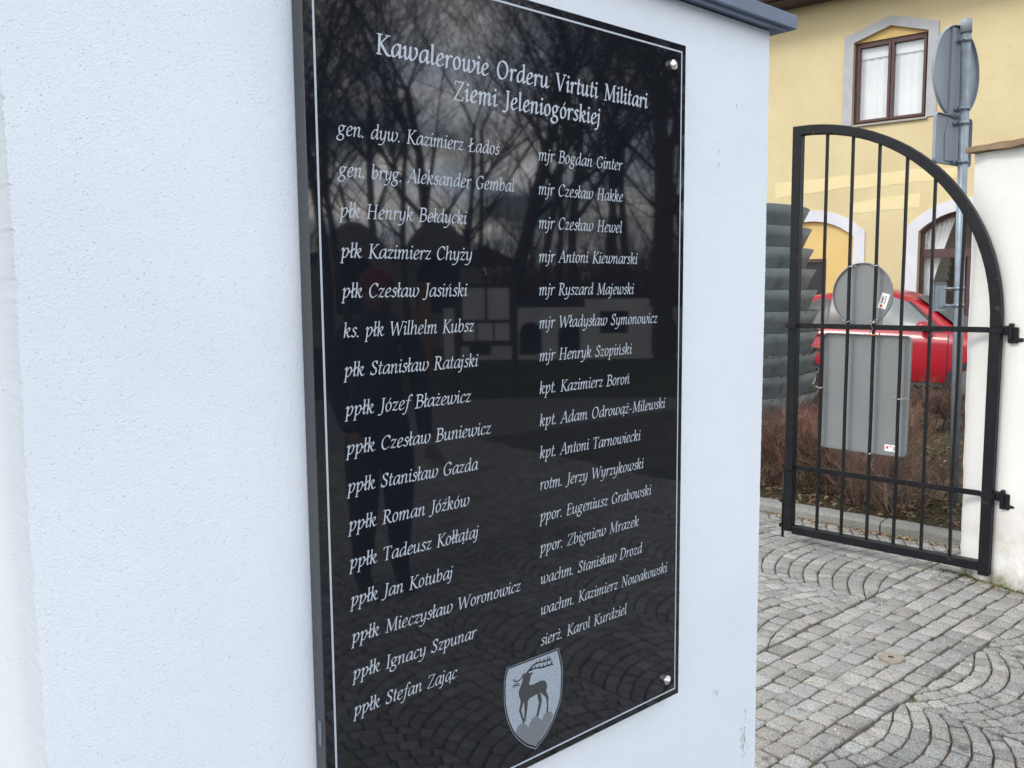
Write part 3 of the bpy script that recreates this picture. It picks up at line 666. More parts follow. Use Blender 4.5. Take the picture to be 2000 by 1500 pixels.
# four conical screw caps
for k, (s, z) in enumerate(((-.0478, 1.9565), (-.0478, .6495), (PS0 + .048, 1.9565), (PS0 + .048, .6495))):
    b = MB(); c = W(s, z, .0303); n = 20; rings = [(.0105, 0), (.0105, .006), (.0098, .0075), (.0012, .0125)]
    for (r_, h) in rings:
        for j in range(n): t = 2 * math.pi * j / n; b.v.append(tuple(c + U * r_ * math.cos(t) + V3((0, 0, r_ * math.sin(t))) + NW * h))
    for l_ in range(3):
        for j in range(n): a = l_ * n + j; d = l_ * n + (j + 1) % n; b.face([a, d, d + n, a + n], 0, l_ == 0)
    b.face([3 * n + j for j in range(n)])
    b.build('screw_cap', 'chrome', pl)
b = MB(); v0 = onplaque(627, 1415)[1]; v1 = onplaque(631, 1463)[1]
b.box(W, PS0 - .0015, PS0 - .0003, v1, v0, .013, .022); b.build('glue_strip', 'galv', pl)

# ================================================================== GATE
GL_ = ground(1541, 1034, .08); GR_ = ground(1934, 1122, .05)
GL_.z = 0; GR_.z = 0
GD = (GR_ - GL_); GWID = GD.length; GD.normalize(); GN = V3((-GD.y, GD.x, 0)); GN = GN if GN.y < 0 else -GN    # towards viewer
def GT(a, z, o=0.0): return GL_ + GD * a + GN * o + V3((0, 0, z))
def ongate(x, y, o=0.0):
    v = ray(x, y); k = (GL_ + GN * o - EYE).dot(GN) / v.dot(GN); P = EYE + v * k; return (P - GL_).dot(GD), P.z
gate = thing('arched_gate', 'black iron gate leaf with quarter-arch top and vertical bars, standing open', 'gate')
FT, FD = .052, .052
zb = .075
ztl = ongate(1562, 247)[1]
# arch through measured points
arch_px = [(1560, 247), (1600, 243), (1645, 247), (1700, 263), (1770, 303), (1830, 357), (1890, 437), (1925, 512), (1946, 590), (1951, 640)]
arch = [ongate(*p) for p in arch_px]
aw = arch[-1][0]
# fit with a clean quarter superellipse from the left post top to the right post at the hinge rail
zh = ongate(1951, 640)[1]
arcp = []
A_, B_ = GWID - FT / 2, ztl - FT / 2 - zh
for k in range(25):
    t = math.pi / 2 * (1 - k / 24); arcp.append((A_ * max(0, math.cos(t)) ** .98, zh + B_ * max(0, math.sin(t)) ** .96))
gate_dbg = [tuple(round(c, 3) for c in p) for p in arch]
prof = [(-FT / 2, -FD / 2), (FT / 2, -FD / 2), (FT / 2, FD / 2), (-FT / 2, FD / 2)]
b = MB(); b.box(GT, -FT / 2 + .0, FT / 2, zb, ztl - FT * .9, -FD / 2, FD / 2); b.build('gate_post', 'iron', gate, bevel=.004)
b = MB(); b.box(GT, GWID - FT, GWID, zb - .03, zh, -FD / 2 - .006, FD / 2 + .006); b.build('gate_post', 'iron', gate, bevel=.004)
b = MB(); b.box(GT, FT / 2, GWID - FT, zb - .012, zb + .036, -FD / 2 + .002, FD / 2 - .002); b.build('bottom_rail', 'iron', gate, bevel=.004)
b = MB(); b.sweep([GT(a, z) for a, z in [(-FT / 2, ztl - FT / 2)] + arcp[1:]], prof, GN); b.build('arched_top', 'iron', gate, bevel=.004)
def arc_z(a):
    t = math.acos(min(1, (a / A_) ** (1 / .98))); return zh + B_ * math.sin(t) ** .96
bar_a = [ongate(x, y)[0] for x, y in ((1612, 400), (1661, 400), (1709, 400), (1765, 400), (1823, 450), (1880, 560))]
bar_a = [FT / 2 + (GWID - FT * 1.5) * (k + 1) / 7 for k in range(6)]
BW = .007
for a in bar_a:
    b = MB(); top = arc_z(a) - FT * .55
    for (x0, x1, y0, y1) in ((a - BW, a + BW, -BW, BW),):
        nseg = 9; wob = [random.uniform(-.0012, .0012) for _ in range(nseg + 1)]
        pr = [(-BW, -BW), (BW, -BW), (BW, BW), (-BW, BW)]
        b.sweep([GT(a + wob[k], zb + .036 + (top - zb - .036) * k / nseg, 0) for k in range(nseg + 1)], pr, GN)
    b.build('bar', 'iron', gate)
# flat cross rails in front, bulging over each bar, with rivets
z_mid = .5 * (ongate(1560, 638)[1] + ongate(1940, 642)[1]); z_low = .5 * (ongate(1560, 909)[1] + ongate(1930, 970)[1])
for zc, nm in ((z_mid, 'middle'), (z_low, 'lower')):
    b = MB(); st = []
    for a in sorted([-FT / 2 - .012, FT / 2, FT / 2 + .03] + [x + d for x in bar_a for d in (-.026, -.012, .012, .026)] + [FT / 2 + .012, GWID - FT - .03, GWID - FT - .012, GWID - FT, GWID + .01]):
        near = min(abs(a - x) for x in bar_a) < .02; onpost = a < FT / 2 + .01 or a > GWID - FT - .01
        st.append((a, (FD / 2 + .003) if onpost else (BW + .002 if near else BW - .004)))
    for (a0, o0), (a1, o1) in zip(st, st[1:]):
        b.hexa([GT(a0, zc - .014, o0), GT(a1, zc - .014, o1), GT(a1, zc - .014, o1 + .006), GT(a0, zc - .014, o0 + .006), GT(a0, zc + .014, o0), GT(a1, zc + .014, o1), GT(a1, zc + .014, o1 + .006), GT(a0, zc + .014, o0 + .006)])
    rail = b.build('cross_rail', 'iron', gate)
    for x in bar_a + [GWID - FT - .04]:
        for dx in (-.042, .042):
            if x + dx < FT or x + dx > GWID - FT: continue
            b = MB(); c = GT(x + dx, zc, BW + .002); n = 8
            for (r_, h) in ((.006, 0), (.005, .003), (.002, .0045)):
                for j in range(n): t = 2 * math.pi * j / n; b.v.append(tuple(c + GD * r_ * math.cos(t) + V3((0, 0, r_ * math.sin(t))) + GN * h))
            for l_ in range(2):
                for j in range(n): p = l_ * n + j; d = l_ * n + (j + 1) % n; b.face([p, d, d + n, p + n], 0, True)
            b.face([2 * n + j for j in range(n)]); b.build('rivet', 'iron', rail)
for zc in (z_mid, z_low):
    b = MB(); b.box(GT, GWID, GWID + .035, zc - .022, zc + .022, -.022, .022); b.box(GT, GWID + .035, GWID + .052, zc - .045, zc + .035, -.016, .03)
    b.box(GT, GWID + .03, GWID + .075, zc - .062, zc + .016, -.018, .02); b.tube([GT(GWID + .07, zc - .045, .012), GT(GWID + .1, zc - .045, .012)], .010, 8)
    b.build('hinge', 'iron', gate, bevel=.003)
# drop bolt on the free post
b = MB(); b.tube([GT(-FT / 2 - .012, .03, .005), GT(-FT / 2 - .012, z_low - .03, .005)], .008, 8)
b.box(GT, -FT / 2 - .024, -FT / 2 + .002, zb + .02, zb + .04, -.015, .03); b.box(GT, -FT / 2 - .024, -FT / 2 + .002, zb + .17, zb + .185, -.015, .03)
b.tube([GT(-FT / 2 - .012, z_low - .03, .005), GT(-FT / 2 - .012, z_low - .02, .012), GT(.02, z_low - .02, .032)], .006, 8)
b.build('drop_bolt', 'iron', gate)

# signs wired behind the gate
def dish(mb, loop, T, depth, lip):
    """sheet with a turned lip seen from its back: loop (a,b), T(a,b,o)"""
    n = len(loop); cx = sum(p[0] for p in loop) / n; cy = sum(p[1] for p in loop) / n
    def sh(d): 
        o = []
        for i in range(n):
            p, a, c = loop[i], loop[i - 1], loop[(i + 1) % n]; tx, ty = c[0] - a[0], c[1] - a[1]; l = math.hypot(tx, ty) or 1; nx, ny = ty / l, -tx / l
            if (cx - p[0]) * nx + (cy - p[1]) * ny < 0: nx, ny = -nx, -ny
            o.append((p[0] + nx * d, p[1] + ny * d))
        return o
    R = [(loop, 0), (loop, lip), (sh(.0045), lip + .001), (sh(.006), .0015)]
    base = len(mb.v)
    for lp, o in R:
        mb.v += [tuple(T(p[0], p[1], o)) for p in lp]
    for l_ in range(3):
        for i in range(n): a = base + l_ * n + i; c = base + l_ * n + (i + 1) % n; mb.face([a, c, c + n, a + n], 0)
    b2 = base + 3 * n
    for t in tessellate_polygon([[V3((p[0], p[1], 0)) for p in sh(.006)]]): mb.face([b2 + i for i in t], 0)
    for t in tessellate_polygon([[V3((p[0], p[1], 0)) for p in loop]]): mb.face([base + i for i in t[::-1]], 1)
def rrect(w_, h_, r_, n=6):
    o = []
    for (sx, sy, a0) in ((1, 1, 0), (-1, 1, 90), (-1, -1, 180), (1, -1, 270)):
        for k in range(n + 1): t = math.radians(a0 + 90 * k / n); o.append((sx * (w_ / 2 - r_) + r_ * math.cos(t), sy * (h_ / 2 - r_) + r_ * math.sin(t)))
    return o
OB = -.034
rc_ = [ongate(631, 574, OB)]
cL, cR = ongate(1626, 572, OB), ongate(1744, 577, OB); cTp, cBt = ongate(1686, 510, OB), ongate(1690, 640, OB)
rcx, rcz = (cL[0] + cR[0]) / 2, (cTp[1] + cBt[1]) / 2; rad = .5 * ((cR[0] - cL[0]) * .5 + (cTp[1] - cBt[1]) * .5)
t = thing('round_sign', 'grey back of a round traffic sign wired behind the gate bars', 'sign')
def TS(a, z, o): return GT(rcx + a, rcz + z, OB - .012 + o)
b = MB(); dish(b, [((cR[0] - cL[0]) / 2 * math.cos(2 * math.pi * k / 48), rad * 1.0 * math.sin(2 * math.pi * k / 48)) for k in range(48)], TS, .012, .013); b.build('sign_plate', ['signgrey', 'sign_front'], t)
sc_c = ongate(1725, 588, OB); b = MB()
def TSt(a, z, o=0):
    ca, sa = math.cos(-.28), math.sin(-.28); return GT(sc_c[0] + a * ca - z * sa, sc_c[1] + a * sa + z * ca, OB - .012 + .0022 + o)
b.box(lambda x, y, z: TSt(x, y, z), -.022, .022, -.042, .042, 0, .0006); st = b.build('sticker', 'paper', t)
b = MB()
for i in range(7): b.box(lambda x, y, z: TSt(x, y, z), -.002 + .003 * (i % 3), .010 + .001 * (i % 2), -.012 + i * .0062, -.0085 + i * .0062, .0007, .0009)
b.box(lambda x, y, z: TSt(x, y, z), -.013, -.006, -.014, .022, .0007, .0009); b.build('sticker_print', 'ink', st)
b = MB(); b.box(lambda x, y, z: TSt(x, y, z), -.014, 0, -.036, -.022, .0007, .0009); b.build('sticker_logo', 'redink', st)
# rectangular one, hanging slightly askew
c4 = [ongate(1606, 649, OB), ongate(1780, 657, OB), ongate(1771, 894, OB), ongate(1600, 872, OB)]
rw = .5 * ((c4[1][0] - c4[0][0]) + (c4[2][0] - c4[3][0])); rh_ = .5 * ((c4[0][1] - c4[3][1]) + (c4[1][1] - c4[2][1]))
rx, rz = sum(p[0] for p in c4) / 4, sum(p[1] for p in c4) / 4
tilt = math.atan2((c4[1][1] + c4[2][1] - c4[0][1] - c4[3][1]) / 2, rw)
t = thing('rectangular_sign', 'grey back of a rectangular traffic sign wired behind the gate, below the round one', 'sign')
def TR_(a, z, o): return GT(rx + a * math.cos(tilt) - z * math.sin(tilt), rz + a * math.sin(tilt) + z * math.cos(tilt), OB - .012 + o)
b = MB(); dish(b, rrect(rw, rh_, .03), TR_, .012, .016); b.build('sign_plate', ['signgrey', 'sign_front'], t)
b = MB(); b.box(TR_, rw / 2 - .12, rw / 2 - .045, -rh_ / 2 + .022, -rh_ / 2 + .058, .002, .0026); st = b.build('sticker', 'paper', t)
b = MB()
for i in range(4): b.box(TR_, rw / 2 - .075, rw / 2 - .05, -rh_ / 2 + .028 + i * .006, -rh_ / 2 + .031 + i * .006, .0027, .003)
b.build('sticker_print', 'ink', st)
b = MB(); prism(b, [(rw / 2 - .114, -rh_ / 2 + .036), (rw / 2 - .098, -rh_ / 2 + .036), (rw / 2 - .102, -rh_ / 2 + .05), (rw / 2 - .11, -rh_ / 2 + .05)], TR_, .0027, .003); b.box(TR_, rw / 2 - .094, rw / 2 - .08, -rh_ / 2 + .046, -rh_ / 2 + .051, .0027, .003); b.build('sticker_logo', 'redink', st)
# tie wires
ties = [(bar_a[1], 521, 1655, 'on the second bar above the round sign'), (bar_a[2], 519, 1706, 'on the third bar above the round sign'), (bar_a[1], 628, 1650, 'on the second bar under the round sign'), (bar_a[2], 630, 1704, 'on the third bar under the round sign'), (bar_a[3], 780, 1765, 'on the fourth bar beside the rectangular sign'), (bar_a[0], 757, 1600, 'on the first bar left of the rectangular sign'), (bar_a[2], 886, 1700, 'at the bottom edge of the rectangular sign')]
for k, (a, py, px, lab) in enumerate(ties):
    z = ongate(px, py)[1]; b = MB(); pts = []
    ext = (.05, -.03, .0, .0, .06, -.05, -.03)[k]
    for j in range(15):
        th = j / 14 * 2 * math.pi * 2; pts.append(GT(a + .0135 * math.cos(th), z + .004 * math.sin(j * 1.9), .0135 * math.sin(th) - .004))
    b.tube(pts, .0017, 5); b.tube([GT(a + .012, z, .012), GT(a + .5 * ext, z + .004, -.004), GT(a + ext, z - .003, -.02)], .0018, 5)
    b.tube([GT(a - .012, z, .012), GT(a - .02, z + .01, .014)], .0016, 5)
    tag(b.build('tie_wire', 'wire'), 'twisted silver tie wire ' + lab, 'wire', 'tie wires that hold the signs to the gate')
b = MB(); a = bar_a[2]; b.tube([GT(a + .018, z_mid + .045, .02), GT(a - .004, z_mid + .02, .03), GT(a + .006, z_mid - .012, .028), GT(a - .016, z_mid - .034, .02), GT(a - .012, z_mid - .04, .014)], .0018, 5)
tag(b.build('tie_wire', 'wire'), 'loose wire end hanging over the middle rail of the gate', 'wire', 'tie wires that hold the signs to the gate')
b = MB(); pts = [GT(a + .013 * math.cos(k * .9), z_mid - .042 + .002 * math.sin(k), .013 * math.sin(k * .9)) for k in range(9)]; b.tube(pts, .0032, 5)
tag(b.build('cord_tie', 'orange'), 'short orange cord tied round a gate bar just under the middle rail', 'cord')

# ================================================================== RIGHT WHITE WALL
WD = V3((.463, -.886, 0)).normalized(); WN = V3((-.886, -.463, 0)).normalized()
w0 = ground(1882, 1104)
gh = GT(GWID + .055, 0, 0)
w0 = V3((2.47, 4.55, 0)) - WD * .2
off = (gh - w0).dot(WN)
w0 = w0 + WN * (off - .0)                 # face just behind the hinges
def WW(a, z, o=0.0): return w0 + WD * a + WN * o + V3((0, 0, z))
v = ray(1883, 900); vn = V3((v.x, v.y, 0)); 
# start of the wall: where the sight line through x=1883 meets its face
den = v.x * WD.y - v.y * WD.x; kk = (w0.x * WD.y - w0.y * WD.x) / den; Pst = V3((v.x * kk, v.y * kk, 0)); a_start = (Pst - w0).dot(WD)
w0 = w0 + WD * a_start
v = ray(1906, 300); kk = ((w0 - EYE).dot(WN)) / v.dot(WN); ZW = (EYE + v * kk).z
gw = thing('gate_wall', 'whitewashed garden wall with brown stone cap at the right edge', 'wall')
b = MB(); n1_, n2_ = 40, 46; LW_ = 1.75
rj = random.Random(9)
for j in range(n2_ + 1):
    for i in range(n1_ + 1):
        a = LW_ * i / n1_; z = -.1 + (ZW + .1) * j / n2_
        b.v.append(tuple(WW(a + (rj.uniform(-.003, .003) if i == 0 else 0) + -.03 * (z / ZW if i == 0 else 0), z, .006 * math.sin(a * 3 + z * 2) + rj.uniform(-.0006, .0006) - (.012 if i == 0 else 0) + .02 * max(0, .25 - z))))
for j in range(n2_):
    for i in range(n1_): k = j * (n1_ + 1) + i; b.face([k, k + 1, k + n1_ + 2, k + n1_ + 1], 0, True)
b.box(WW, 0.03, LW_, -.1, ZW - .01, -.32, -.03)
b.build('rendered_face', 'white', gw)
sp = MB(); x = -.045
for ln_ in (.62, .58, .7):
    sp = MB(); ns = 10; sec = []
    for i in range(ns + 1):
        a = x + .004 + (ln_ - .008) * i / ns; j = lambda s: rj.uniform(-s, s)
        sec += [WW(a, ZW + .0 + j(.005), .045 + j(.004)), WW(a, ZW + .032 + j(.003), .045 + j(.004)), WW(a, ZW + .055, -.35), WW(a, ZW + .01, -.35)]
    sp.v = [tuple(p) for p in sec]
    for i in range(ns):
        for k in range(4): sp.face([i * 4 + k, i * 4 + (k + 1) % 4, i * 4 + 4 + (k + 1) % 4, i * 4 + 4 + k])
    sp.face([0, 1, 2, 3]); sp.face([ns * 4 + k for k in range(4)][::-1]); sp.build('cap_stone', 'sandstone', gw); x += ln_

# ================================================================== TRAFFIC SIGN POLE
PB = ground(1862, 996, .03); PB.z = 0
ptop = atdepth(1888, 37, PB.y); lean = V3((ptop.x - PB.x, 0, 0)) 
PB = atdepth(1862, 992, PB.y); PB.z = 0
def PP(z, dx=0, dy=0): f = z / ptop.z; return V3((PB.x + lean.x * f + dx, PB.y + dy, z))
pole = thing('sign_pole', 'galvanised steel traffic sign pole rising behind the gate', 'pole')
b = MB(); b.tube([PP(-.05), PP(1.2), PP(ptop.z - .09)], .030, 20); b.build('pole_tube', 'galv', pole)
b = MB(); b.tube([PP(ptop.z - .085), PP(ptop.z - .005), PP(ptop.z)], [.0345, .0345, .030], 20); b.build('pole_cap', 'galv_sheet', pole)
def zat(x, y): return atdepth(x, y, PB.y).z
SGD = V3((math.cos(math.radians(37)), math.sin(math.radians(37)), 0))     # sign plane direction
SGN = V3((SGD.y, -SGD.x, 0)) * -1; SGN = V3((-SGD.y, SGD.x, 0))            # back side faces the pole / viewer
if SGN.dot(V3((PB.x, PB.y, 0)) * -1) < 0: SGN = -SGN
def mount(zc):
    c = PP(zc); return lambda a, z, o: c - SGN * .06 + SGD * a + V3((0, 0, z)) + SGN * (o)
def clamp(z, par, ln=.05):
    b = MB(); c = PP(z); b.tube([c + V3((0, 0, -.014)), c + V3((0, 0, .014))], .0335, 20)
    b.build('clamp_band', 'galv', par)
    b = MB(); b.tube([c - SGN * .052 - SGD * .032, c - SGN * .028 - SGD * .032], .012, 8); b.tube([c - SGN * .052 + SGD * .032, c - SGN * .028 + SGD * .032], .012, 8)
    b.tube([c - SGD * .05 + SGN * .005, c + SGD * .05 + SGN * .005], .005, 6); b.tube([c - SGD * .052 + SGN * .005, c - SGD * .044 + SGN * .005], .009, 6); b.build('clamp_bolt', 'galv', par)
# round sign high up
zc = .5 * (zat(1872, 47) + zat(1868, 229)); R_ = .5 * (zat(1872, 47) - zat(1868, 229))
t = thing('round_sign', 'round traffic sign seen from behind, topmost on the steel pole', 'sign')
T_ = mount(zc)
b = MB(); dish(b, [(R_ * math.cos(2 * math.pi * k / 56) - .012, R_ * math.sin(2 * math.pi * k / 56)) for k in range(56)], T_, .02, .02); b.build('sign_plate', ['galv_sheet', 'sign_front'], t)
b = MB(); b.box(T_, -.085, .02, -R_ * .93, R_ * .93, .003, .016); b.build('stiffener', 'sign_back_light' if 'sign_back_light' in MT else 'galv_sheet', t)
clamp(zat(1880, 78), t); clamp(zat(1870, 212), t)
# small square plate below
zc = .5 * (zat(1840, 225) + zat(1840, 322)); hh = zat(1840, 225) - zat(1840, 322)
t = thing('square_sign', 'small square supplementary sign seen from behind, below the round one on the pole', 'sign')
T_ = mount(zc); b = MB(); dish(b, [(p[0] - .035, p[1]) for p in rrect(hh * 1.5, hh, .03)], T_, .02, .02); b.build('sign_plate', ['galv_sheet', 'sign_front'], t)
b = MB(); prism(b, [(-.12, -hh * .42), (-.02, -hh * .42), (-.02, hh * .42), (-.09, hh * .42), (-.13, hh * .1)], T_, .003, .008); b.build('stiffener', 'galv_sheet', t)
clamp(zat(1870, 240), t); clamp(zat(1870, 316), t)
# narrow plate lower down, turned across
t = thing('small_plate', 'narrow grey plate clamped low on the steel pole, seen almost edge on', 'sign')
zc = .5 * (zat(1854, 552) + zat(1854, 608)); hh = zat(1854, 552) - zat(1854, 608)
c = PP(zc)
TD = V3((.92, -.39, 0)).normalized(); TNN = V3((TD.y, -TD.x, 0))
def TP(a, z, o): return c + TD * (a - .105) + V3((0, 0, z)) + TNN * o
b = MB(); b.box(TP, -.045, .03, -hh / 2, hh / 2, -.003, 0); b.box(TP, -.048, -.044, -hh / 2, hh / 2, -.003, .012); b.box(TP, -.045, .03, hh / 2 - .004, hh / 2, 0, .014); b.box(TP, -.045, .03, -hh / 2, -hh / 2 + .004, 0, .014); b.build('plate', 'galv_sheet', t, bevel=.001)
b = MB(); b.box(TP, -.012, .026, -hh * .36, hh * .36, .001, .012); b.build('bracket', 'galv', t, bevel=.001)
for dz in (.055, -.055): b = MB(); b.tube([TP(.02, dz, .012), TP(.09, dz, .02)], .009, 6); b.build('clamp_arm', 'galv', t)
for dz in (.055, -.055): b = MB(); b.tube([PP(zc + dz - .012), PP(zc + dz + .012)], .0335, 18); b.build('clamp_band', 'galv', t)

# ================================================================== ZINC RING STRUCTURE
tow = thing('ringed_metal_drum', 'tall round drum of overlapping dark zinc rings behind the wall end', 'metal drum')
TY = 8.6; topz = atdepth(1560, 398, TY - 1.0).z; rhh = .183
CX = atdepth(1583, 420, TY).x - 1.31; CC = V3((CX, TY, 0))
nr = 13
for k in range(nr):
    zt = topz - k * rhh; Rr = 1.15 + min(k, 5) * .022 + max(0, k - 5) * .004
    if zt < .1: break
    b = MB(); n = 72
    for (r_, z) in ((Rr, zt - rhh - .012), (Rr + .042, zt - rhh * .5), (Rr + .088, zt), (Rr + .08, zt + .002), (Rr + .03, zt - rhh * .55)):
        for j in range(n):
            a = 2 * math.pi * j / n; dent = 1 + .0005 * math.sin(5 * a + k)
            b.v.append((CC.x + r_ * dent * math.cos(a), CC.y + r_ * dent * math.sin(a), z + .0012 * math.sin(3 * a + k)))
    for l_ in range(4):
        for j in range(n): p = l_ * n + j; d = l_ * n + (j + 1) % n; b.face([p, d, d + n, p + n], 0, True)
    b.build('metal_ring', 'zinc', tow)
b = MB(); b.tube([CC + V3((0, 0, -.1)), CC + V3((0, 0, topz - .05))], 1.1, 64); b.build('core', 'zinc', tow)
b = MB()
for k in range(5, nr):
    zt = topz - k * rhh; Rr = 1.15 + min(k, 5) * .022 + max(0, k - 5) * .004
    if zt < .1: break
    for _ in range(260):
        a = random.uniform(-2.0, -.2) ; r_ = Rr + random.uniform(.05, .1); s = random.uniform(.004, .014) * (1.6 if k in (7, 11) else 1)
        p = V3((CC.x + r_ * math.cos(a), CC.y + r_ * math.sin(a), zt - .006 + random.uniform(0, .008)))
        q = V3((random.uniform(-1, 1), random.uniform(-1, 1), random.uniform(-.3, .3))).normalized() * s; q2 = q.cross(V3((0, 0, 1))) * .6
        b.poly([p - q - q2, p + q - q2, p + q + q2, p - q + q2])
b.build('caught_litter', 'zincdirt', tow, kind='stuff')

# ================================================================== YELLOW BUILDING
FD_ = ray(-1150, 585); FD_.z = 0; FD_.normalize(); FE = -FD_            # FE points right and nearer
FN = V3((FE.y, -FE.x, 0)); FN = FN if FN.y < 0 else -FN                # out of the facade
F0 = atdepth(1735, 300, 15.2); F0.z = 0
def FT_(a, z, o=0.0): return F0 + FE * a + FN * o + V3((0, 0, z))
def onf(x, y, o=0.0):
    v = ray(x, y); P = EYE + v * ((F0 + FN * o - EYE).dot(FN) / v.dot(FN)); return (P - F0).dot(FE), P.z
yb = thing('yellow_building', 'weathered yellow rendered house with brown windows across the street', 'building')
# upper window opening
wl = onf(1666, 160)[0]; wr = onf(1811, 150)[0]; wt = .5 * (onf(1668, 84)[1] + onf(1811, 60)[1]); wb = .5 * (onf(1663, 241)[1] + onf(1809, 233)[1])
ap = onf(1737, 50)[1]; am = (wl + wr) / 2
eave_z = .5 * (onf(1560, 14)[1] + onf(1634, 0)[1])
# lower right arched window
l1 = onf(1790, 560)[0]; l1t = onf(1790, 452)[1]; l1w = 1.55; l1m = l1 + l1w / 2; l1top = onf(1867, 425)[1]
lb = .55
def archloop(a0, a1, zb_, zs_, zt_, n=14):
    """opening: flat bottom, jambs to zs, segmental arch up to zt"""
    o = [(a0, zb_), (a1, zb_)]
    wd = (a1 - a0) / 2; hgt = zt_ - zs_; Rr = (wd * wd + hgt * hgt) / (2 * hgt); m_ = (a0 + a1) / 2
    for k in range(n + 1):
        x = a1 - (a1 - a0) * k / n; o.append((x, zs_ + math.sqrt(max(Rr * Rr - (x - m_) ** 2, 0)) - (Rr - hgt)))
    return o
l1p = archloop(l1, l1 + l1w, lb, l1t, l1t + .32)
# blind arch on the left
k1 = onf(1667, 480)[0]; k1t = onf(1667, 462)[1]; kw = 1.55
ktop = onf(1590, 437)[1]
k1p = archloop(k1 - kw, k1, -.1, k1t, k1t + .3)
upw = [(wl, wb), (wr, wb), (wr, wt), (am, ap), (wl, wt)]
A0, A1 = -9, 6.5
b = MB(); tess(b, [[(A0, -.3), (A1, -.3), (A1, eave_z), (A0, eave_z)], upw, l1p, k1p], lambda a, z: FT_(a, z))
for loop, dep in ((upw, .18), (l1p, .22), (k1p, .06)):
    for i in range(len(loop)):
        p, q = loop[i], loop[(i + 1) % len(loop)]; b.poly([FT_(*p, 0), FT_(*q, 0), FT_(*q, -dep), FT_(*p, -dep)])
b.box(FT_, A0, wl - .6, -.3, eave_z, -6, -5.8); b.poly([FT_(A0, -.3, 0), FT_(A0, -.3, -6), FT_(A0, eave_z, -6), FT_(A0, eave_z, 0)]); b.poly([FT_(A1, -.3, 0), FT_(A1, -.3, -6), FT_(A1, eave_z, -6), FT_(A1, eave_z, 0)])
b.build('wall', 'yellow', yb)
def offloop(loop, d):
    n = len(loop); cx = sum(p[0] for p in loop) / n; cy = sum(p[1] for p in loop) / n; o = []
    ar = sum(loop[i][0] * loop[(i + 1) % n][1] - loop[(i + 1) % n][0] * loop[i][1] for i in range(n)); sg = 1 if ar > 0 else -1
    for i in range(n):
        p, a, c = loop[i], loop[i - 1], loop[(i + 1) % n]
        e1 = V3((p[0] - a[0], p[1] - a[1], 0)).normalized(); e2 = V3((c[0] - p[0], c[1] - p[1], 0)).normalized()
        n1v = V3((e1.y, -e1.x, 0)) * sg; n2v = V3((e2.y, -e2.x, 0)) * sg; m_ = (n1v + n2v).normalized(); k = d / max(.3, m_.dot(n1v)); o.append((p[0] + m_.x * k, p[1] + m_.y * k))
    return o
def surround(name, inner, outer, matn, proud=.02, skip_bottom=True):
    b = MB(); n = len(inner)
    for i in range(n):
        j = (i + 1) % n
        if skip_bottom and i == 0: continue
        p, q, P_, Q__ = inner[i], inner[j], outer[i], outer[j]
        b.poly([FT_(*p, proud), FT_(*q, proud), FT_(*Q__, proud), FT_(*P_, proud)])
        b.poly([FT_(*P_, 0), FT_(*P_, proud), FT_(*Q__, proud), FT_(*Q__, 0)]); b.poly([FT_(*p, -.003), FT_(*p, proud), FT_(*q, proud), FT_(*q, -.003)])
    return b.build(name, matn, yb)
sw = abs(onf(1649, 150)[0] - onf(1667, 150)[0])
uo = offloop(upw, sw); uo[0] = (uo[0][0], wb - .0); uo[1] = (uo[1][0], wb)
surround('window_surround', upw, uo, 'greytrim')
lo = offloop(l1p, .19); lo[0] = (lo[0][0], lb); lo[1] = (lo[1][0], lb); surround('window_surround', l1p, lo, 'lighttrim')
ko = offloop(k1p, .19); ko[0] = (ko[0][0], -.1); ko[1] = (ko[1][0], -.1); surround('arch_surround', k1p, ko, 'lighttrim')
# ochre infill over the upper window and in the blind arch
b = MB(); b.poly([FT_(wl, wt, -.06), FT_(wr, wt, -.06), FT_(am, ap, -.06)]); b.poly([FT_(wl, wt, -.06), FT_(wr, wt, -.06), FT_(wr, wt, -.18), FT_(wl, wt, -.18)]); b.build('gable_panel', 'yellow_deep', yb)
d1 = onf(1611, 540)[0]; dt = onf(1611, 505)[1]
b = MB(); kk_ = [(k1 - kw, -.1), (d1 - .9, -.1), (d1 - .9, dt), (d1, dt), (d1, -.1)] + k1p[1:]
tess(b, [kk_], lambda a, z: FT_(a, z, -.06)); b.build('arch_panel', 'yellow_deep', yb)
b = MB(); b.box(FT_, d1 - .9, d1 - .84, -.1, dt, -.12, -.065); b.box(FT_, d1 - .05, d1, -.1, dt, -.12, -.065); b.box(FT_, d1 - .84, d1 - .05, dt - .06, dt, -.12, -.065); dr = b.build('door_frame', 'brown', yb)
b = MB(); b.box(FT_, d1 - .84, d1 - .05, -.1, dt - .06, -.16, -.13); b.build('door_pane', 'carglass_dark', dr)
# rooms behind the windows
def room(a0, a1, z0, z1):
    b = MB(); D0, D1 = -.26, -1.6
    b.poly([FT_(a0, z0, D1), FT_(a1, z0, D1), FT_(a1, z1, D1), FT_(a0, z1, D1)]); b.poly([FT_(a0, z0, D0), FT_(a0, z0, D1), FT_(a0, z1, D1), FT_(a0, z1, D0)]); b.poly([FT_(a1, z0, D0), FT_(a1, z0, D1), FT_(a1, z1, D1), FT_(a1, z1, D0)])
    b.poly([FT_(a0, z0, D0), FT_(a1, z0, D0), FT_(a1, z0, D1), FT_(a0, z0, D1)]); b.poly([FT_(a0, z1, D0), FT_(a1, z1, D0), FT_(a1, z1, D1), FT_(a0, z1, D1)]); b.build('room', 'room', yb)
room(wl - .3, wr + .3, wb - .2, ap + .2); room(l1 - .3, l1 + l1w + .3, lb - .3, l1top + .6)
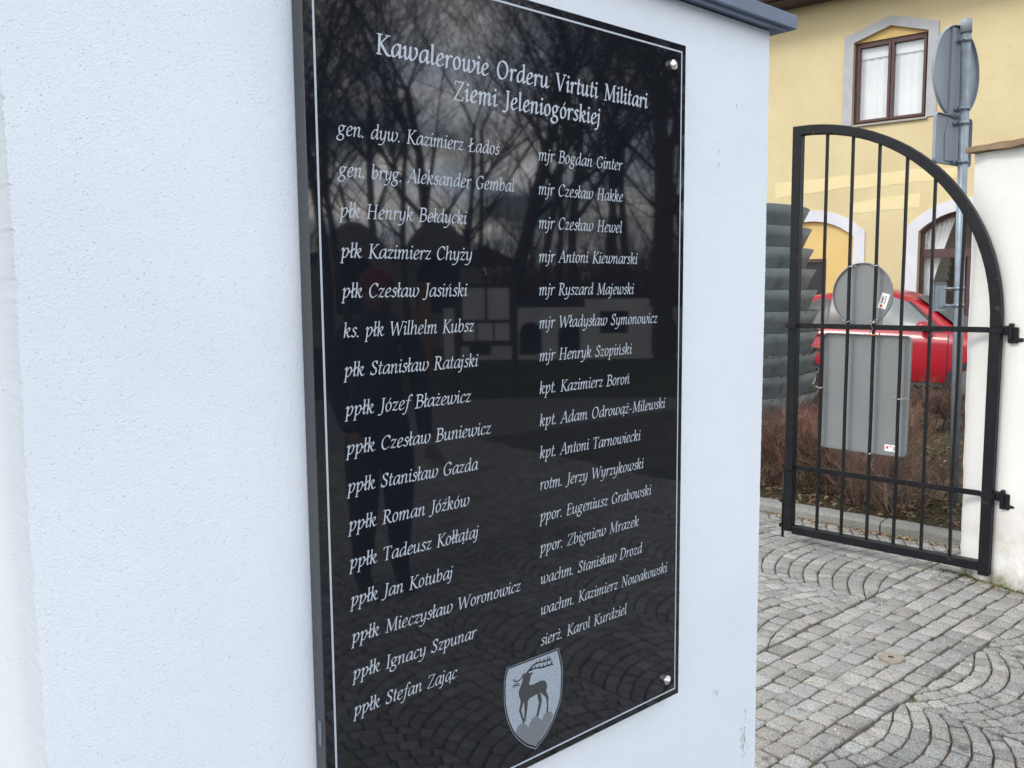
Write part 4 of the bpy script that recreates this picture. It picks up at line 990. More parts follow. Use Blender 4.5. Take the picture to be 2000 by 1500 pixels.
# upper window
fw = .042; b = MB()
O0, O1 = -.16, -.09
for (x0, x1, z0, z1) in ((wl, wl + fw, wb, wt), (wr - fw, wr, wb, wt), (wl + fw, wr - fw, wb, wb + fw), (wl + fw, wr - fw, wt - fw, wt)): b.box(FT_, x0, x1, z0, z1, O0, O1)
win = b.build('window', 'brown', yb, bevel=.006)
for (x0, x1) in ((wl + fw, am - .004), (am + .004, wr - fw)):
    b = MB(); s_ = .046; zb0, zt0 = wb + fw, wt - fw
    for (p0, p1, z0, z1) in ((x0, x0 + s_, zb0, zt0), (x1 - s_, x1, zb0, zt0), (x0 + s_, x1 - s_, zb0, zb0 + s_), (x0 + s_, x1 - s_, zt0 - s_, zt0)): b.box(FT_, p0, p1, z0, z1, O0 + .005, O1 + .022)
    b.build('sash', 'brown', win, bevel=.008)
    b = MB(); b.poly([FT_(x0 + s_, zb0 + s_, -.125), FT_(x1 - s_, zb0 + s_, -.125), FT_(x1 - s_, zt0 - s_, -.125), FT_(x0 + s_, zt0 - s_, -.125)]); b.build('pane', 'glass', win)
b = MB(); n = 60
for i in range(n + 1):
    a = wl + (wr - wl) * i / n; o = -.2 + .007 * math.sin(i * .9) + 0.004 * math.sin(i * 2.3); b.v += [tuple(FT_(a, wb - .02, o)), tuple(FT_(a, wt + .02, o * .98 - .004))]
for i in range(n): b.face([2 * i, 2 * i + 2, 2 * i + 3, 2 * i + 1], 0, True)
b.build('curtain', 'curtain', win)
b = MB(); b.box(FT_, wl + .03, wr - .03, wt - .26, wt, -.185, -.165); b.build('roller_blind', 'curtain', win)
b = MB(); b.box(FT_, wl + .05, wr + .03, wb - .035, wb - .002, -.08, .05); b.build('window_sill', 'sill', win, bevel=.004)
# lower arched window
zt_l = onf(1830, 494)[1]
b = MB(); inn = offloop(l1p, -.06); inn[0] = (l1 + .06, lb + .06); inn[1] = (l1 + l1w - .06, lb + .06)
for i in range(len(l1p)):
    j = (i + 1) % len(l1p); p, q, P_, Q__ = inn[i], inn[j], l1p[i], l1p[j]
    b.hexa([FT_(*p, -.2), FT_(*q, -.2), FT_(*Q__, -.2), FT_(*P_, -.2), FT_(*p, -.13), FT_(*q, -.13), FT_(*Q__, -.13), FT_(*P_, -.13)])
b.box(FT_, l1 + .06, l1 + l1w - .06, zt_l - .07, zt_l + .07, -.195, -.11)
b.box(FT_, l1m - .04, l1m + .04, lb + .06, zt_l - .07, -.195, -.125)
win2 = b.build('window', 'brown', yb)
for lp in ([(l1 + .06, lb + .06), (l1m - .04, lb + .06), (l1m - .04, zt_l - .07), (l1 + .06, zt_l - .07)], [(l1m + .04, lb + .06), (l1 + l1w - .06, lb + .06), (l1 + l1w - .06, zt_l - .07), (l1m + .04, zt_l - .07)],
           [(l1 + .06, zt_l + .07), (l1 + l1w - .06, zt_l + .07)] + inn[2:]):
    b = MB(); tess(b, [lp], lambda a, z: FT_(a, z, -.165)); b.build('pane', 'glass_low', win2)
for sgn in (1, -1):
    b = MB(); n = 24; edge = l1 + .02 if sgn > 0 else l1 + l1w - .02
    for j in range(13):
        f = j / 12; z = lb + (l1top + .25 - lb) * (1 - f); spread = .52 * (1 - f) + (.08 + .3 * abs(f - .62) if f > .25 else .3 * (1 - f) + .15)
        spread = .07 + .42 * abs(f - .72) ** 1.2 * (1.3 if f < .72 else 1.2)
        for i in range(n + 1): b.v.append(tuple(FT_(edge + sgn * spread * i / n * 1.25, z, -.3 + .018 * math.sin(i * 1.7))))
    for j in range(12):
        for i in range(n): p = j * (n + 1) + i; b.face([p, p + 1, p + n + 2, p + n + 1], 0, True)
    b.build('curtain', 'curtain', win2)
# eave and roof
eav = MB(); eav.box(FT_, A0 - .3, A1 + .3, eave_z, eave_z + .03, -.2, .55); ev = eav.build('eave_board', 'eave', yb)
eav = MB(); eav.box(FT_, A0 - .3, A1 + .3, eave_z - .02, eave_z + .16, .55, .6); eav.build('fascia', 'eave', yb)
b = MB()
gut = [FT_(A0 - .3 + (A1 - A0 + .6) * i / 2, eave_z + .06, .66) for i in range(3)]; b.tube(gut, .06, 12); b.build('gutter', 'eave', yb)
b = MB(); b.hexa([FT_(A0 - .3, eave_z + .1, .62), FT_(A1 + .3, eave_z + .1, .62), FT_(A1 + .3, eave_z + 2.6, -3), FT_(A0 - .3, eave_z + 2.6, -3), FT_(A0 - .3, eave_z + .18, .62), FT_(A1 + .3, eave_z + .18, .62), FT_(A1 + .3, eave_z + 2.7, -3), FT_(A0 - .3, eave_z + 2.7, -3)])
b.hexa([FT_(A0 - .3, eave_z + 2.6, -3), FT_(A1 + .3, eave_z + 2.6, -3), FT_(A1 + .3, eave_z, -6.4), FT_(A0 - .3, eave_z, -6.4), FT_(A0 - .3, eave_z + 2.7, -3), FT_(A1 + .3, eave_z + 2.7, -3), FT_(A1 + .3, eave_z + .1, -6.4), FT_(A0 - .3, eave_z + .1, -6.4)]); b.build('roof', 'roof', yb)
# repainted patches
def patch(px):
    b = MB(); P = [onf(*p) for p in px]; loop = []
    for i in range(len(P)):
        p, q = P[i], P[(i + 1) % len(P)]
        for k in range(8): f = k / 8; loop.append((p[0] + (q[0] - p[0]) * f + random.uniform(-.012, .012), p[1] + (q[1] - p[1]) * f + random.uniform(-.012, .012)))
    prism(b, loop, FT_, .001, .004); b.build('repainted_patch', 'patch', yb)
patch([(1513, 358), (1660, 342), (1660, 366), (1515, 387)]); patch([(1664, 345), (1775, 331), (1886, 328), (1886, 346), (1775, 357), (1662, 370)]); patch([(1662, 396), (1798, 377), (1796, 404), (1664, 416)]); patch([(1500, 402), (1540, 400), (1540, 420), (1500, 424)])

# ================================================================== RED CAR
CE = V3((FE.x, FE.y, 0)).normalized(); CNn = V3((CE.y, -CE.x, 0)); CNn = CNn if CNn.y < 0 else -CNn
cp = atdepth(1719, 600, 12.32); cp.z = 0
v = ray(1719, 600); P0c = atdepth(1790, 600, 12.0); P0c.z = 0
kk = ((P0c - V3((0, 0, 0))).dot(CNn)) / V3((v.x, v.y, 0)).dot(CNn); cp = V3((v.x, v.y, 0)) * kk
CS = .86; GZ = -.1
def CR(x, y, z): return cp + CE * (x * CS) - CNn * ((.9 - y) * .92) + V3((0, 0, GZ + z * 1.06))      # y=.9 near side
car = thing('parked_car', 'red hatchback parked in front of the yellow building, behind the gate', 'car')
st = [  # x, zbottom, zbelt, zroof, roof half width, body half width
 (-1.92, .45, .80, .80, .55, .72), (-1.88, .32, .93, .95, .6, .8), (-1.78, .27, .98, 1.12, .58, .85), (-1.55, .25, .99, 1.36, .58, .87), (-1.3, .25, .985, 1.425, .6, .885), (-.9, .25, .975, 1.47, .62, .9), (-.3, .25, .965, 1.495, .63, .9), (.1, .25, .955, 1.48, .62, .9), (.4, .25, .945, 1.40, .6, .9),
 (.7, .25, .935, 1.25, .62, .9), (1.0, .25, .93, 1.05, .68, .9), (1.18, .25, .925, .94, .74, .9), (1.5, .25, .88, .90, .7, .89), (1.9, .26, .8, .82, .66, .86), (2.15, .3, .66, .68, .6, .78), (2.25, .38, .52, .54, .5, .66)]
def section(s):
    x, zb_, ze, zr, rw_, bw_ = s; half = [(bw_ * .9, zb_), (bw_ * .985, zb_ + .07), (bw_, zb_ + (ze - zb_) * .45), (bw_ * .985, zb_ + (ze - zb_) * .78), (bw_ * .955, ze), (bw_ * .93, ze + .012 if zr - ze > .05 else ze + .003)]
    e1 = (rw_ + .03, ze + (zr - ze) * .86); half += [((half[-1][0] + e1[0]) / 2 + .012 * (zr > ze + .1), (half[-1][1] + e1[1]) / 2), e1, (rw_ * .82, ze + (zr - ze) * .965), (rw_ * .4, zr), (0, zr + .004)]
    return half
b = MB(); S_ = [section(s) for s in st]; nn = len(S_[0]); ringn = 2 * nn - 1
for s, h in zip(st, S_):
    for (y, z) in h: b.v.append(tuple(CR(s[0], y, z)))
    for (y, z) in h[-2::-1]: b.v.append(tuple(CR(s[0], -y, z)))
for i in range(len(st) - 1):
    for k in range(ringn - 1): p = i * ringn + k; b.face([p, p + 1, p + ringn + 1, p + ringn], 0, True)
    p = i * ringn; b.face([p, p + ringn, p + 2 * ringn - 1, p + ringn - 1], 0, True)
b.face(list(range(ringn))); b.face([(len(st) - 1) * ringn + k for k in range(ringn)][::-1])
cb_ = b.build('body', 'carred', car)
def side_y(x, z):
    for i in range(len(st) - 1):
        if st[i][0] <= x <= st[i + 1][0]:
            f = (x - st[i][0]) / (st[i + 1][0] - st[i][0]); h = [(p[0] + (q[0] - p[0]) * f, p[1] + (q[1] - p[1]) * f) for p, q in zip(S_[i], S_[i + 1])]
            for p, q in zip(h, h[1:]):
                if p[1] <= z <= q[1]: g = (z - p[1]) / max(1e-6, q[1] - p[1]); return p[0] + (q[0] - p[0]) * g
    return .8
def sidepatch(name, poly, matn, lift, par, sgn=1):
    # subdivide the polygon between its lower and upper edges so that it hugs the body
    b = MB(); lo_, up_ = poly; n = 10; m_ = 5
    def lerp(line, f):
        x = line[0][0] + (line[-1][0] - line[0][0]) * f
        for p, q in zip(line, line[1:]):
            if p[0] <= x <= q[0] or (x - q[0]) < 1e-6 and q is line[-1]: g = (x - p[0]) / max(1e-6, q[0] - p[0]); return (x, p[1] + (q[1] - p[1]) * g)
        return line[-1]
    for j in range(m_ + 1):
        for i in range(n + 1):
            p, q = lerp(lo_, i / n), lerp(up_, i / n); x = p[0] + (q[0] - p[0]) * j / m_; z = p[1] + (q[1] - p[1]) * j / m_
            b.v.append(tuple(CR(x, sgn * (side_y(x, z) + lift), z)))
    for j in range(m_):
        for i in range(n): p = j * (n + 1) + i; b.face([p, p + 1, p + n + 2, p + n + 1], 0, True)
    return b.build(name, matn, par)
for sg in (1, -1):
    sidepatch('window_trim', ([(-1.5, 1.06), (-1.1, .99), (.97, .945)], [(-1.40, 1.30), (-.9, 1.41), (-.3, 1.435), (.1, 1.425), (.38, 1.345)]), 'cartrim', .006, car, sg)
    sidepatch('side_window', ([(-1.44, 1.075), (-1.1, 1.02), (-.88, 1.01)], [(-1.37, 1.27), (-1.1, 1.345), (-.9, 1.38)]), 'carglass_dark', .011, car, sg)
    sidepatch('side_window', ([(-.85, 1.01), (-.04, .985)], [(-.86, 1.385), (-.3, 1.405), (-.04, 1.405)]), 'carglass_dark', .011, car, sg)
    sidepatch('side_window', ([(.02, .985), (.86, .965)], [(.02, 1.405), (.1, 1.4), (.36, 1.325)]), 'carglass', .011, car, sg)
b = MB()
for j in range(6):
    f = j / 5; x = 1.13 + (.42 - 1.13) * f; z = .965 + (1.385 - .965) * f; yw = .68 + (.5 - .68) * f
    for i in range(9): y = -yw + 2 * yw * i / 8; b.v.append(tuple(CR(x + .035 + .02 * (1 - (y / yw) ** 2), y, z + .022)))
for j in range(5):
    for i in range(8): p = j * 9 + i; b.face([p, p + 1, p + 10, p + 9], 0, True)
b.build('windscreen', 'carglass', car)
for sg in (1, -1):
    b = MB(); n = 10; c_ = [.66, .99 * sg, 1.03]
    for (dx, r_, sc) in ((-.07, .0, 1), (-.06, .6, 1), (-.02, .95, 1), (.03, 1, 1), (.08, .75, 1), (.11, .0, 1)):
        for j in range(n): t = 2 * math.pi * j / n; b.v.append(tuple(CR(c_[0] + dx, c_[1] + .1 * r_ * math.cos(t), c_[2] + .065 * r_ * math.sin(t))))
    for l_ in range(5):
        for j in range(n): p = l_ * n + j; d = l_ * n + (j + 1) % n; b.face([p, d, d + n, p + n], 0, True)
    mir_ = b.build('wing_mirror', 'carred', car); b = MB(); b.tube([CR(.68, .84 * sg, .97), CR(.66, .97 * sg, .985)], .03, 8); b.build('mirror_foot', 'cartrim', mir_)
    b = MB()
    for (x0, x1, z0, z1) in ((-1.86, -1.5, .80, .97),):
        for j in range(5):
            for i in range(7): x = x0 + (x1 - x0) * i / 6; z = z0 + (z1 - z0) * j / 4 + .02 * i / 6; b.v.append(tuple(CR(x, sg * (side_y(x, min(z, .985)) + .008), z)))
        for j in range(4):
            for i in range(6): p = j * 7 + i; b.face([p, p + 1, p + 8, p + 7], 0, True)
    b.build('tail_lamp', 'lamp', car)
    for xw in (-1.25, 1.35):
        b = MB(); c0_ = CR(xw, sg * .80, .3); ax = -CNn * sg * -1
        n = 28; rr_ = [(.20, -.06), (.30, -.06), (.315, -.03), (.315, .07), (.29, .095), (.215, .1)]
        for (r_, o) in rr_:
            for j in range(n): t = 2 * math.pi * j / n; b.v.append(tuple(c0_ + CE * r_ * math.cos(t) + V3((0, 0, r_ * math.sin(t))) + CNn * o * sg))
        for l_ in range(5):
            for j in range(n): p = l_ * n + j; d = l_ * n + (j + 1) % n; b.face([p, d, d + n, p + n], 0, True)
        ty = b.build('wheel', 'tyre', car); b = MB()
        b.tube([c0_ + CNn * sg * .02, c0_ + CNn * sg * .085], .205, 24); b.build('rim', 'rim', ty)
for x_ in (0, 1.03): sidepatch('door_gap', ([(x_ - .008, .34), (x_ + .006, .34)], [(x_ - .012, .93), (x_ + .002, .93)]), 'cartrim', .003, car)
b = MB(); sidepts = [(-1.5, .33), (1.0, .30)]
for sg in (1, -1): b.tube([CR(-1.0, sg * .86, .27), CR(1.0, sg * .86, .26)], .05, 8)
b.build('sill_trim', 'cartrim', car)
for x in (-.12, -.95):
    b = MB(); b.tube([CR(x - .16, side_y(x, .88) + .03, .885), CR(x - .08, side_y(x, .88) + .04, .888), CR(x + .02, side_y(x, .88) + .02, .885)], .016, 8); b.build('door_handle', 'carred', car)

# ================================================================== SHRUBS IN THE BED
def shrub(P, hgt, spread, seed, label, stems=70, red=1.0):
    r = random.Random(seed); b = MB(); q = MB()
    def seg(mb, a, c, ra, rc2, tn):
        d = (c - a); L_ = d.length
        if L_ < 1e-5: return
        d /= L_; x = d.cross(V3((0, 0, 1)) if abs(d.z) < .9 else V3((1, 0, 0))).normalized(); y = d.cross(x); base = len(mb.v)
        for (p, rr2) in ((a, ra), (c, rc2)):
            for k in range(3): t = 2.094 * k; mb.v.append(tuple(p + x * rr2 * math.cos(t) + y * rr2 * math.sin(t))); mb.tone.append(tn)
        for k in range(3): mb.face([base + k, base + (k + 1) % 3, base + 3 + (k + 1) % 3, base + 3 + k])
    def grow(p, d, L_, rad_, lev, tn):
        n = 3; cur = p
        for i in range(n):
            d = (d + V3((r.uniform(-.3, .3), r.uniform(-.3, .3), r.uniform(-.12, .22)))).normalized(); nx = cur + d * L_ / n
            seg(b if lev > 0 else q, cur, nx, rad_ * (1 - .22 * i), rad_ * (1 - .22 * (i + 1)), tn); cur = nx
            if lev < 3 and (i > 0 or lev > 0):
                for _ in range(2 if lev < 2 else 1):
                    e_ = (d + V3((r.uniform(-1, 1), r.uniform(-1, 1), r.uniform(-.35, .75)))).normalized()
                    grow(cur, e_, L_ * r.uniform(.45, .7), rad_ * .6, lev + 1, tn)
    for k in range(stems):
        a = r.uniform(0, 6.283); o = r.random() ** .5; base_p = P + V3((math.cos(a), math.sin(a), 0)) * spread * .3 * o
        d = V3((math.cos(a) * o * spread / hgt * 1.15, math.sin(a) * o * spread / hgt * 1.15, 1)).normalized()
        t_ = r.choice([.35, .6, .9, 1.2, 1.9]) * r.uniform(.8, 1.2); tn = (t_ * red * r.uniform(.95, 1.2), t_ * r.uniform(.85, 1.05), t_ * r.uniform(.8, 1.0))
        grow(base_p, d, hgt * r.uniform(.42, .72), .0034, 0, tn)
    t = thing('bare_shrub', label, 'shrub', 'bare winter shrubs in the bed')
    q.build('stems', 'twig', t); b.build('twigs', 'twig', t); return t
SH = [(1503, 952, .56, .40, 'reddish bare shrub at the left end of the bed, beside the wall end', 1.12), (1560, 958, .5, .36, 'reddish brown bare shrub just behind the free end of the gate', 1.1),
      (1618, 968, .46, .34, 'spiky bare shrub below the left half of the rectangular sign', 1.0), (1683, 985, .44, .34, 'spiky bare shrub below the middle of the rectangular sign', .98), (1752, 1006, .46, .36, 'front bare shrub to the right of the rectangular sign', .95),
      (1500, 890, .5, .45, 'dense red twigged shrub against the zinc drum', 1.25), (1575, 888, .45, .42, 'dense red twigged shrub in the second row behind the gate post', 1.2), (1650, 885, .42, .4, 'second row shrub hidden mostly by the rectangular sign', 1.0),
      (1735, 900, .5, .42, 'second row shrub at the right edge of the rectangular sign', 1.05)]
for i, (x, y, h, s, lab, rd) in enumerate(SH):
    P = ground(x, y, .03); shrub(P, h, s, 40 + i, lab, 44, rd)
HD = [(1560, 838, 'left hedge plant beside the drum'), (1640, 836, 'hedge plant behind the rectangular sign'), (1715, 836, 'hedge plant below the red car door, left one'), (1775, 836, 'hedge plant below the red car door, right of the sign'), (1835, 838, 'hedge plant below the car between pole and bars'), (1895, 842, 'hedge plant nearest the white wall')]
for i, (x, y, lab) in enumerate(HD):
    P = ground(x, y, .0); shrub(P, .45, .48, 80 + i, 'brown bare ' + lab, 62, .98)
b = MB()
# litter and grass on the bed
rl = random.Random(21)
lf = MB()
for k in range(5200):
    a = rl.uniform(-1.5, 3.2); o = rl.uniform(.1, 3.6) if k % 3 else rl.uniform(.12, .9)
    p = K(a, o, .055 + rl.uniform(0, .03)); s = rl.uniform(.008, .03)
    d = V3((rl.uniform(-1, 1), rl.uniform(-1, 1), rl.uniform(-.5, .5))).normalized(); e_ = d.cross(V3((rl.uniform(-.4, .4), rl.uniform(-.4, .4), 1))).normalized()
    t_ = rl.uniform(.4, 1.9); tn = (t_, t_ * rl.uniform(.85, 1.1), t_ * rl.uniform(.8, 1.15)); up = V3((0, 0, s * rl.uniform(.1, .5)))
    base = len(lf.v); lf.v += [tuple(p - d * s), tuple(p - e_ * s * .5 + up), tuple(p + d * s), tuple(p + e_ * s * .5 + up)]; lf.tone += [tn] * 4; lf.face([base, base + 1, base + 2, base + 3])
o = lf.build('leaf_litter', 'leaf', kind='stuff'); tag(o, 'dead brown leaves lying under the shrubs in the bed', 'leaves', kind='stuff')
gr = MB()
for k in range(9000):
    a = rl.uniform(-1, 3.2); o_ = rl.uniform(.12, 3.8)
    dens = .5 + .5 * math.sin(a * 2.3 + 1) * math.sin(o_ * 2.1)
    if a < 1.0: dens *= .35
    if rl.random() > dens: continue
    p = K(a, o_, .03); h = rl.uniform(.02, .07); d = V3((rl.uniform(-1, 1), rl.uniform(-1, 1), 0)) * .5 * h; wv = V3((rl.uniform(-1, 1), rl.uniform(-1, 1), 0)).normalized() * .0025
    t_ = rl.uniform(.6, 1.5); tn = (t_ * rl.uniform(.9, 1.6), t_, t_ * rl.uniform(.8, 1.2)); base = len(gr.v)
    gr.v += [tuple(p - wv), tuple(p + wv), tuple(p + d + V3((0, 0, h)))]; gr.tone += [tn] * 3; gr.face([base, base + 1, base + 2])
o = gr.build('grass', 'grass'); tag(o, 'thin winter grass tufts growing in the bed', 'grass', kind='stuff')
# debris on the setts: gap litter by the kerb, crumbs, bits of leaf, moss tufts at the wall foot
db = MB()
for k in range(1500):
    if k < 800: p = K(rl.uniform(-.6, 2.2), -abs(rl.gauss(0, .07)) - .005, .0); s = rl.uniform(.003, .014)
    elif k < 1050: p = WW(rl.uniform(-.2, 1.2), 0, abs(rl.gauss(0, .08)) + .01); s = rl.uniform(.003, .011)
    else:
        x, y = rl.uniform(1480, 2000), rl.uniform(1080, 1500); p = ground(x, y); s = rl.uniform(.002, .007)
    p.z = .004 + rl.uniform(0, .004); d = V3((rl.uniform(-1, 1), rl.uniform(-1, 1), rl.uniform(-.2, .2))).normalized(); e_ = d.cross(V3((0, 0, 1))).normalized()
    c_ = (1.5, 1.5, 1.45) if k > 1440 else rl.choice([(1.3, 1.25, 1.2), (1, .6, .35), (.5, .36, .25), (.35, .28, .2), (1.1, .9, .6), (.9, .45, .2)]); base = len(db.v)
    db.v += [tuple(p - d * s), tuple(p - e_ * s * .5 + V3((0, 0, s * .3))), tuple(p + d * s), tuple(p + e_ * s * .5 + V3((0, 0, s * .3)))]; db.tone += [c_] * 4; db.face([base, base + 1, base + 2, base + 3])
o = db.build('debris', 'crumb'); tag(o, 'crumbs, seed husks and leaf bits scattered on the cobbles', 'debris', kind='stuff')
ms = MB()
for k in range(2600):
    if k < 1500: p = WW(rl.uniform(-.1, 1.4), 0, abs(rl.gauss(0, .02)) + .006)
    else: p = K(rl.uniform(-.6, 2.3), -abs(rl.gauss(0, .02)) - .004, 0)
    h = rl.uniform(.004, .016); d = V3((rl.uniform(-1, 1), rl.uniform(-1, 1), 0)) * h * .7; wv = V3((rl.uniform(-1, 1), rl.uniform(-1, 1), 0)).normalized() * .002
    t_ = rl.uniform(.5, 1.1); base = len(ms.v); ms.v += [tuple(p - wv), tuple(p + wv), tuple(p + d + V3((0, 0, h)))]; ms.tone += [(t_ * .9, t_, t_ * .7)] * 3; ms.face([base, base + 1, base + 2])
o = ms.build('moss', 'grass'); tag(o, 'dark green moss along the foot of the white wall and kerb', 'moss', kind='stuff')

# ================================================================== WHAT THE POLISHED SLAB MIRRORS (behind and beside the viewer)
def tree(P, height, trunk_r, seed, label, lean=(0, 0), fork=.3, maxlev=6):
    r = random.Random(seed); tr = MB(); cr = MB(); cnt = [0]
    def branch(p, d, L_, rad_, lev):
        n = 4 if lev < 2 else 3; cur = p; pts = [cur]; rr_ = [rad_]
        dirs = []
        for i in range(n):
            d = (d + V3((r.uniform(-1, 1), r.uniform(-1, 1), r.uniform(-.3, .5))) * (.12 if lev < 2 else .22)).normalized(); cur = cur + d * L_ / n; pts.append(cur); rr_.append(rad_ * (1 - .42 * (i + 1) / n)); dirs.append((cur, d, rr_[-1]))
        (tr if lev < 2 else cr).tube(pts, rr_, 9 if lev < 1 else (6 if lev < 3 else 3), cap=False)
        if lev >= maxlev: return
        for (c, dd, rc3) in dirs[(1 if lev == 0 else 0):]:
            for _ in range(2):
                if r.random() < (.66 if lev > 1 else .8):
                    a = V3((r.uniform(-1, 1), r.uniform(-1, 1), r.uniform(-.2, .7))).normalized(); e_ = (dd * .75 + a * .75).normalized(); branch(c, e_, L_ * r.uniform(.5, .72), max(rc3 * r.uniform(.38, .6), .0048), lev + 1)
    def top(p): pass
    branch(P, V3((lean[0], lean[1], 1)).normalized(), height * .5, trunk_r, 0)
    t = thing('bare_tree', label, 'tree', 'bare winter trees opposite the plaque'); tr.build('trunk', 'bark', t); cr.build('crown', 'branch', t); return t
TRS = [(1298, 19, 12, .24, 'thick bare tree mirrored at the right edge of the plaque', (.02, 0)), (1110, 24, 13, .15, 'slim bare tree mirrored right of the plaque centre', (0, 0)), (1225, 27, 13, .15, 'slender bare tree mirrored behind the white niche wall', (.05, 0)),
       (985, 21, 13, .19, 'leaning bare tree mirrored near the plaque centre', (-.08, .05)), (850, 25, 14, .17, 'tall bare tree mirrored left of the plaque centre', (.05, 0)), (645, 22, 13, .14, 'bare tree mirrored at the left side of the plaque', (.03, 0)),
       (740, 29, 15, .16, 'far bare tree mirrored above the dark figure', (-.03, 0)), (1400, 24, 13, .2, 'bare tree mirrored just beyond the right plaque edge', (0, 0)), (560, 27, 14, .17, 'bare tree mirrored beyond the left plaque edge', (0, 0))]
for k, (px, d) in enumerate(((690, 20), (800, 23), (915, 26), (1050, 20), (1180, 22), (1350, 27))):
    TRS.append((px, d, 10.5 + (k * 5) % 4, .10, ('first', 'second', 'third', 'fourth', 'fifth', 'sixth')[k] + ' of six young bare trees on the lawn, mirrored in the plaque', (.06 * math.sin(k * 1.7 + 1), .02)))
for k, (px, d) in enumerate(((700, 33), (800, 31), (930, 34), (1050, 36), (1165, 33), (1340, 34), (600, 36), (1080, 29), (890, 38), (1265, 40))):
    TRS.append((px, d, 11 + (k * 7) % 5, .12, 'far bare tree in the wood beyond the lawn, ' + ('first', 'second', 'third', 'fourth', 'fifth', 'sixth', 'seventh', 'eighth', 'ninth', 'tenth')[k] + ' of ten mirrored in the plaque', (.05 * math.sin(k * 2.1), .03)))
for i, (px, d, h, r_, lab, ln_) in enumerate(TRS): tree(mirpx(px, d, -.02), h, r_, 300 + i, lab, ln_, maxlev=4 if d > 28 else 5)
# low white wall with round-headed niches
def MV(px0, d):
    def T(a, z, o=0.0): return mir((px0 - 1000) / FPX * d + a, d + o, z)
    return T
T_ = MV(1000, 19.5)
nw = thing('niche_wall', 'low white wall with round-headed dark niches seen mirrored in the plaque', 'wall')
loops = [[(-1.5, -.1), (1.62, -.1), (1.62, -.1), (6, -.1), (6, 1.14), (3.05, 1.14), (3.05, 1.3), (1.62, 1.3), (1.62, 1.14), (-1.5, 1.14)]]
loops[0] = [(-1.5, -.1), (6, -.1), (6, 1.14), (3.05, 1.14), (3.05, 1.32), (1.62, 1.32), (1.62, 1.14), (-1.5, 1.14)]
def nich(c, w_, z0, z1): return archloop(c - w_ / 2, c + w_ / 2, z0, z1 - w_ / 2 * .9, z1, 10)
nl = [nich(.42, .5, .08, .82), nich(1.28, .5, .08, .82), nich(3.4, .6, .08, .9), nich(4.6, .6, .08, .9), nich(-.7, .5, .08, .82)]
sq = [(1.95, .55), (2.6, .55), (2.6, 1.05), (1.95, 1.05)]
b = MB(); tess(b, loops + nl + [sq], lambda a, z: T_(a, z))
for lp in nl + [sq]:
    for i in range(len(lp)): p, q = lp[i], lp[(i + 1) % len(lp)]; b.poly([T_(*p, 0), T_(*q, 0), T_(*q, .3), T_(*p, .3)])
b.build('wall_face', 'farwhite', nw)
b = MB(); b.poly([T_(-1.5, -.1, .31), T_(6, -.1, .31), T_(6, 1.3, .31), T_(-1.5, 1.3, .31)]); b.build('niche_back', 'dark', nw)
# chapel front with two tall arches
T2 = MV(590, 24)
cf = thing('chapel', 'white rendered front, greyed to stand for shade, with two tall arches seen mirrored in the plaque', 'building')
def hump(a0, a1, zt): return [(a1 - (a1 - a0) * k / 12, zt - 1.1 + 1.1 * math.sin(math.pi * k / 12) ** .7) for k in range(13)]
out_ = [(-.3, -.1), (4.9, -.1)] + [(4.9, 2.0)] + hump(2.75, 4.7, 3.45) + hump(.45, 2.5, 3.4) + [(-.3, 2.0)]
o1 = archloop(.95, 2.05, .9, 1.9, 2.5, 8); o2 = archloop(3.15, 4.25, .9, 1.9, 2.5, 8)
b = MB(); tess(b, [out_, o1, o2], lambda a, z: T2(a, z))
for lp in (o1, o2):
    for i in range(len(lp)): p, q = lp[i], lp[(i + 1) % len(lp)]; b.poly([T2(*p, 0), T2(*q, 0), T2(*q, .4), T2(*p, .4)])
b.poly([T2(-.3, -.1, 0), T2(-.3, -.1, 3), T2(-.3, 2, 3), T2(-.3, 2, 0)]); b.poly([T2(4.9, -.1, 0), T2(4.9, -.1, 3), T2(4.9, 2, 3), T2(4.9, 2, 0)])
b.build('front_wall', 'archrender', cf); b = MB(); b.poly([T2(-.2, .5, .41), T2(4.8, .5, .41), T2(4.8, 2.6, .41), T2(-.2, 2.6, .41)]); b.build('arch_back', 'dark', cf)
T3 = MV(820, 15)
b = MB(); b.box(T3, 0, .2, -.05, 1.6, 0, .2); b.box(T3, -.03, .23, 1.6, 1.66, -.03, .23); tag(b.build('ochre_pillar', 'ochre'), 'narrow orange ochre pillar seen mirrored left of the notice board', 'pillar')
# notice board on posts
T4 = MV(888, 12.6); nb_ = thing('notice_board', 'dark wooden notice board with roof and pale sheets, mirrored in the plaque', 'notice board')
for a in (.0, .82): b = MB(); b.box(T4, a, a + .09, -.05, 1.95, 0, .09); b.build('board_post', 'boardwood', nb_)
b = MB(); b.box(T4, .09, .82, .72, 1.62, .03, .07); bp_ = b.build('board_panel', 'boardwood', nb_)
for (a0, a1, z0, z1) in ((.12, .44, 1.1, 1.55), (.48, .79, 1.1, 1.55), (.12, .3, .8, 1.05), (.33, .55, .8, 1.05), (.58, .79, .8, 1.05)): b = MB(); b.box(T4, a0, a1, z0, z1, .02, .028); b.build('notice_sheet', 'farwhite', bp_)
b = MB(); prism(b, [(-.15, 1.85), (1.06, 1.85), (.455, 2.15)], lambda a, z, o: T4(a, z, o), -.1, .25); b.build('board_roof', 'boardwood', nb_)
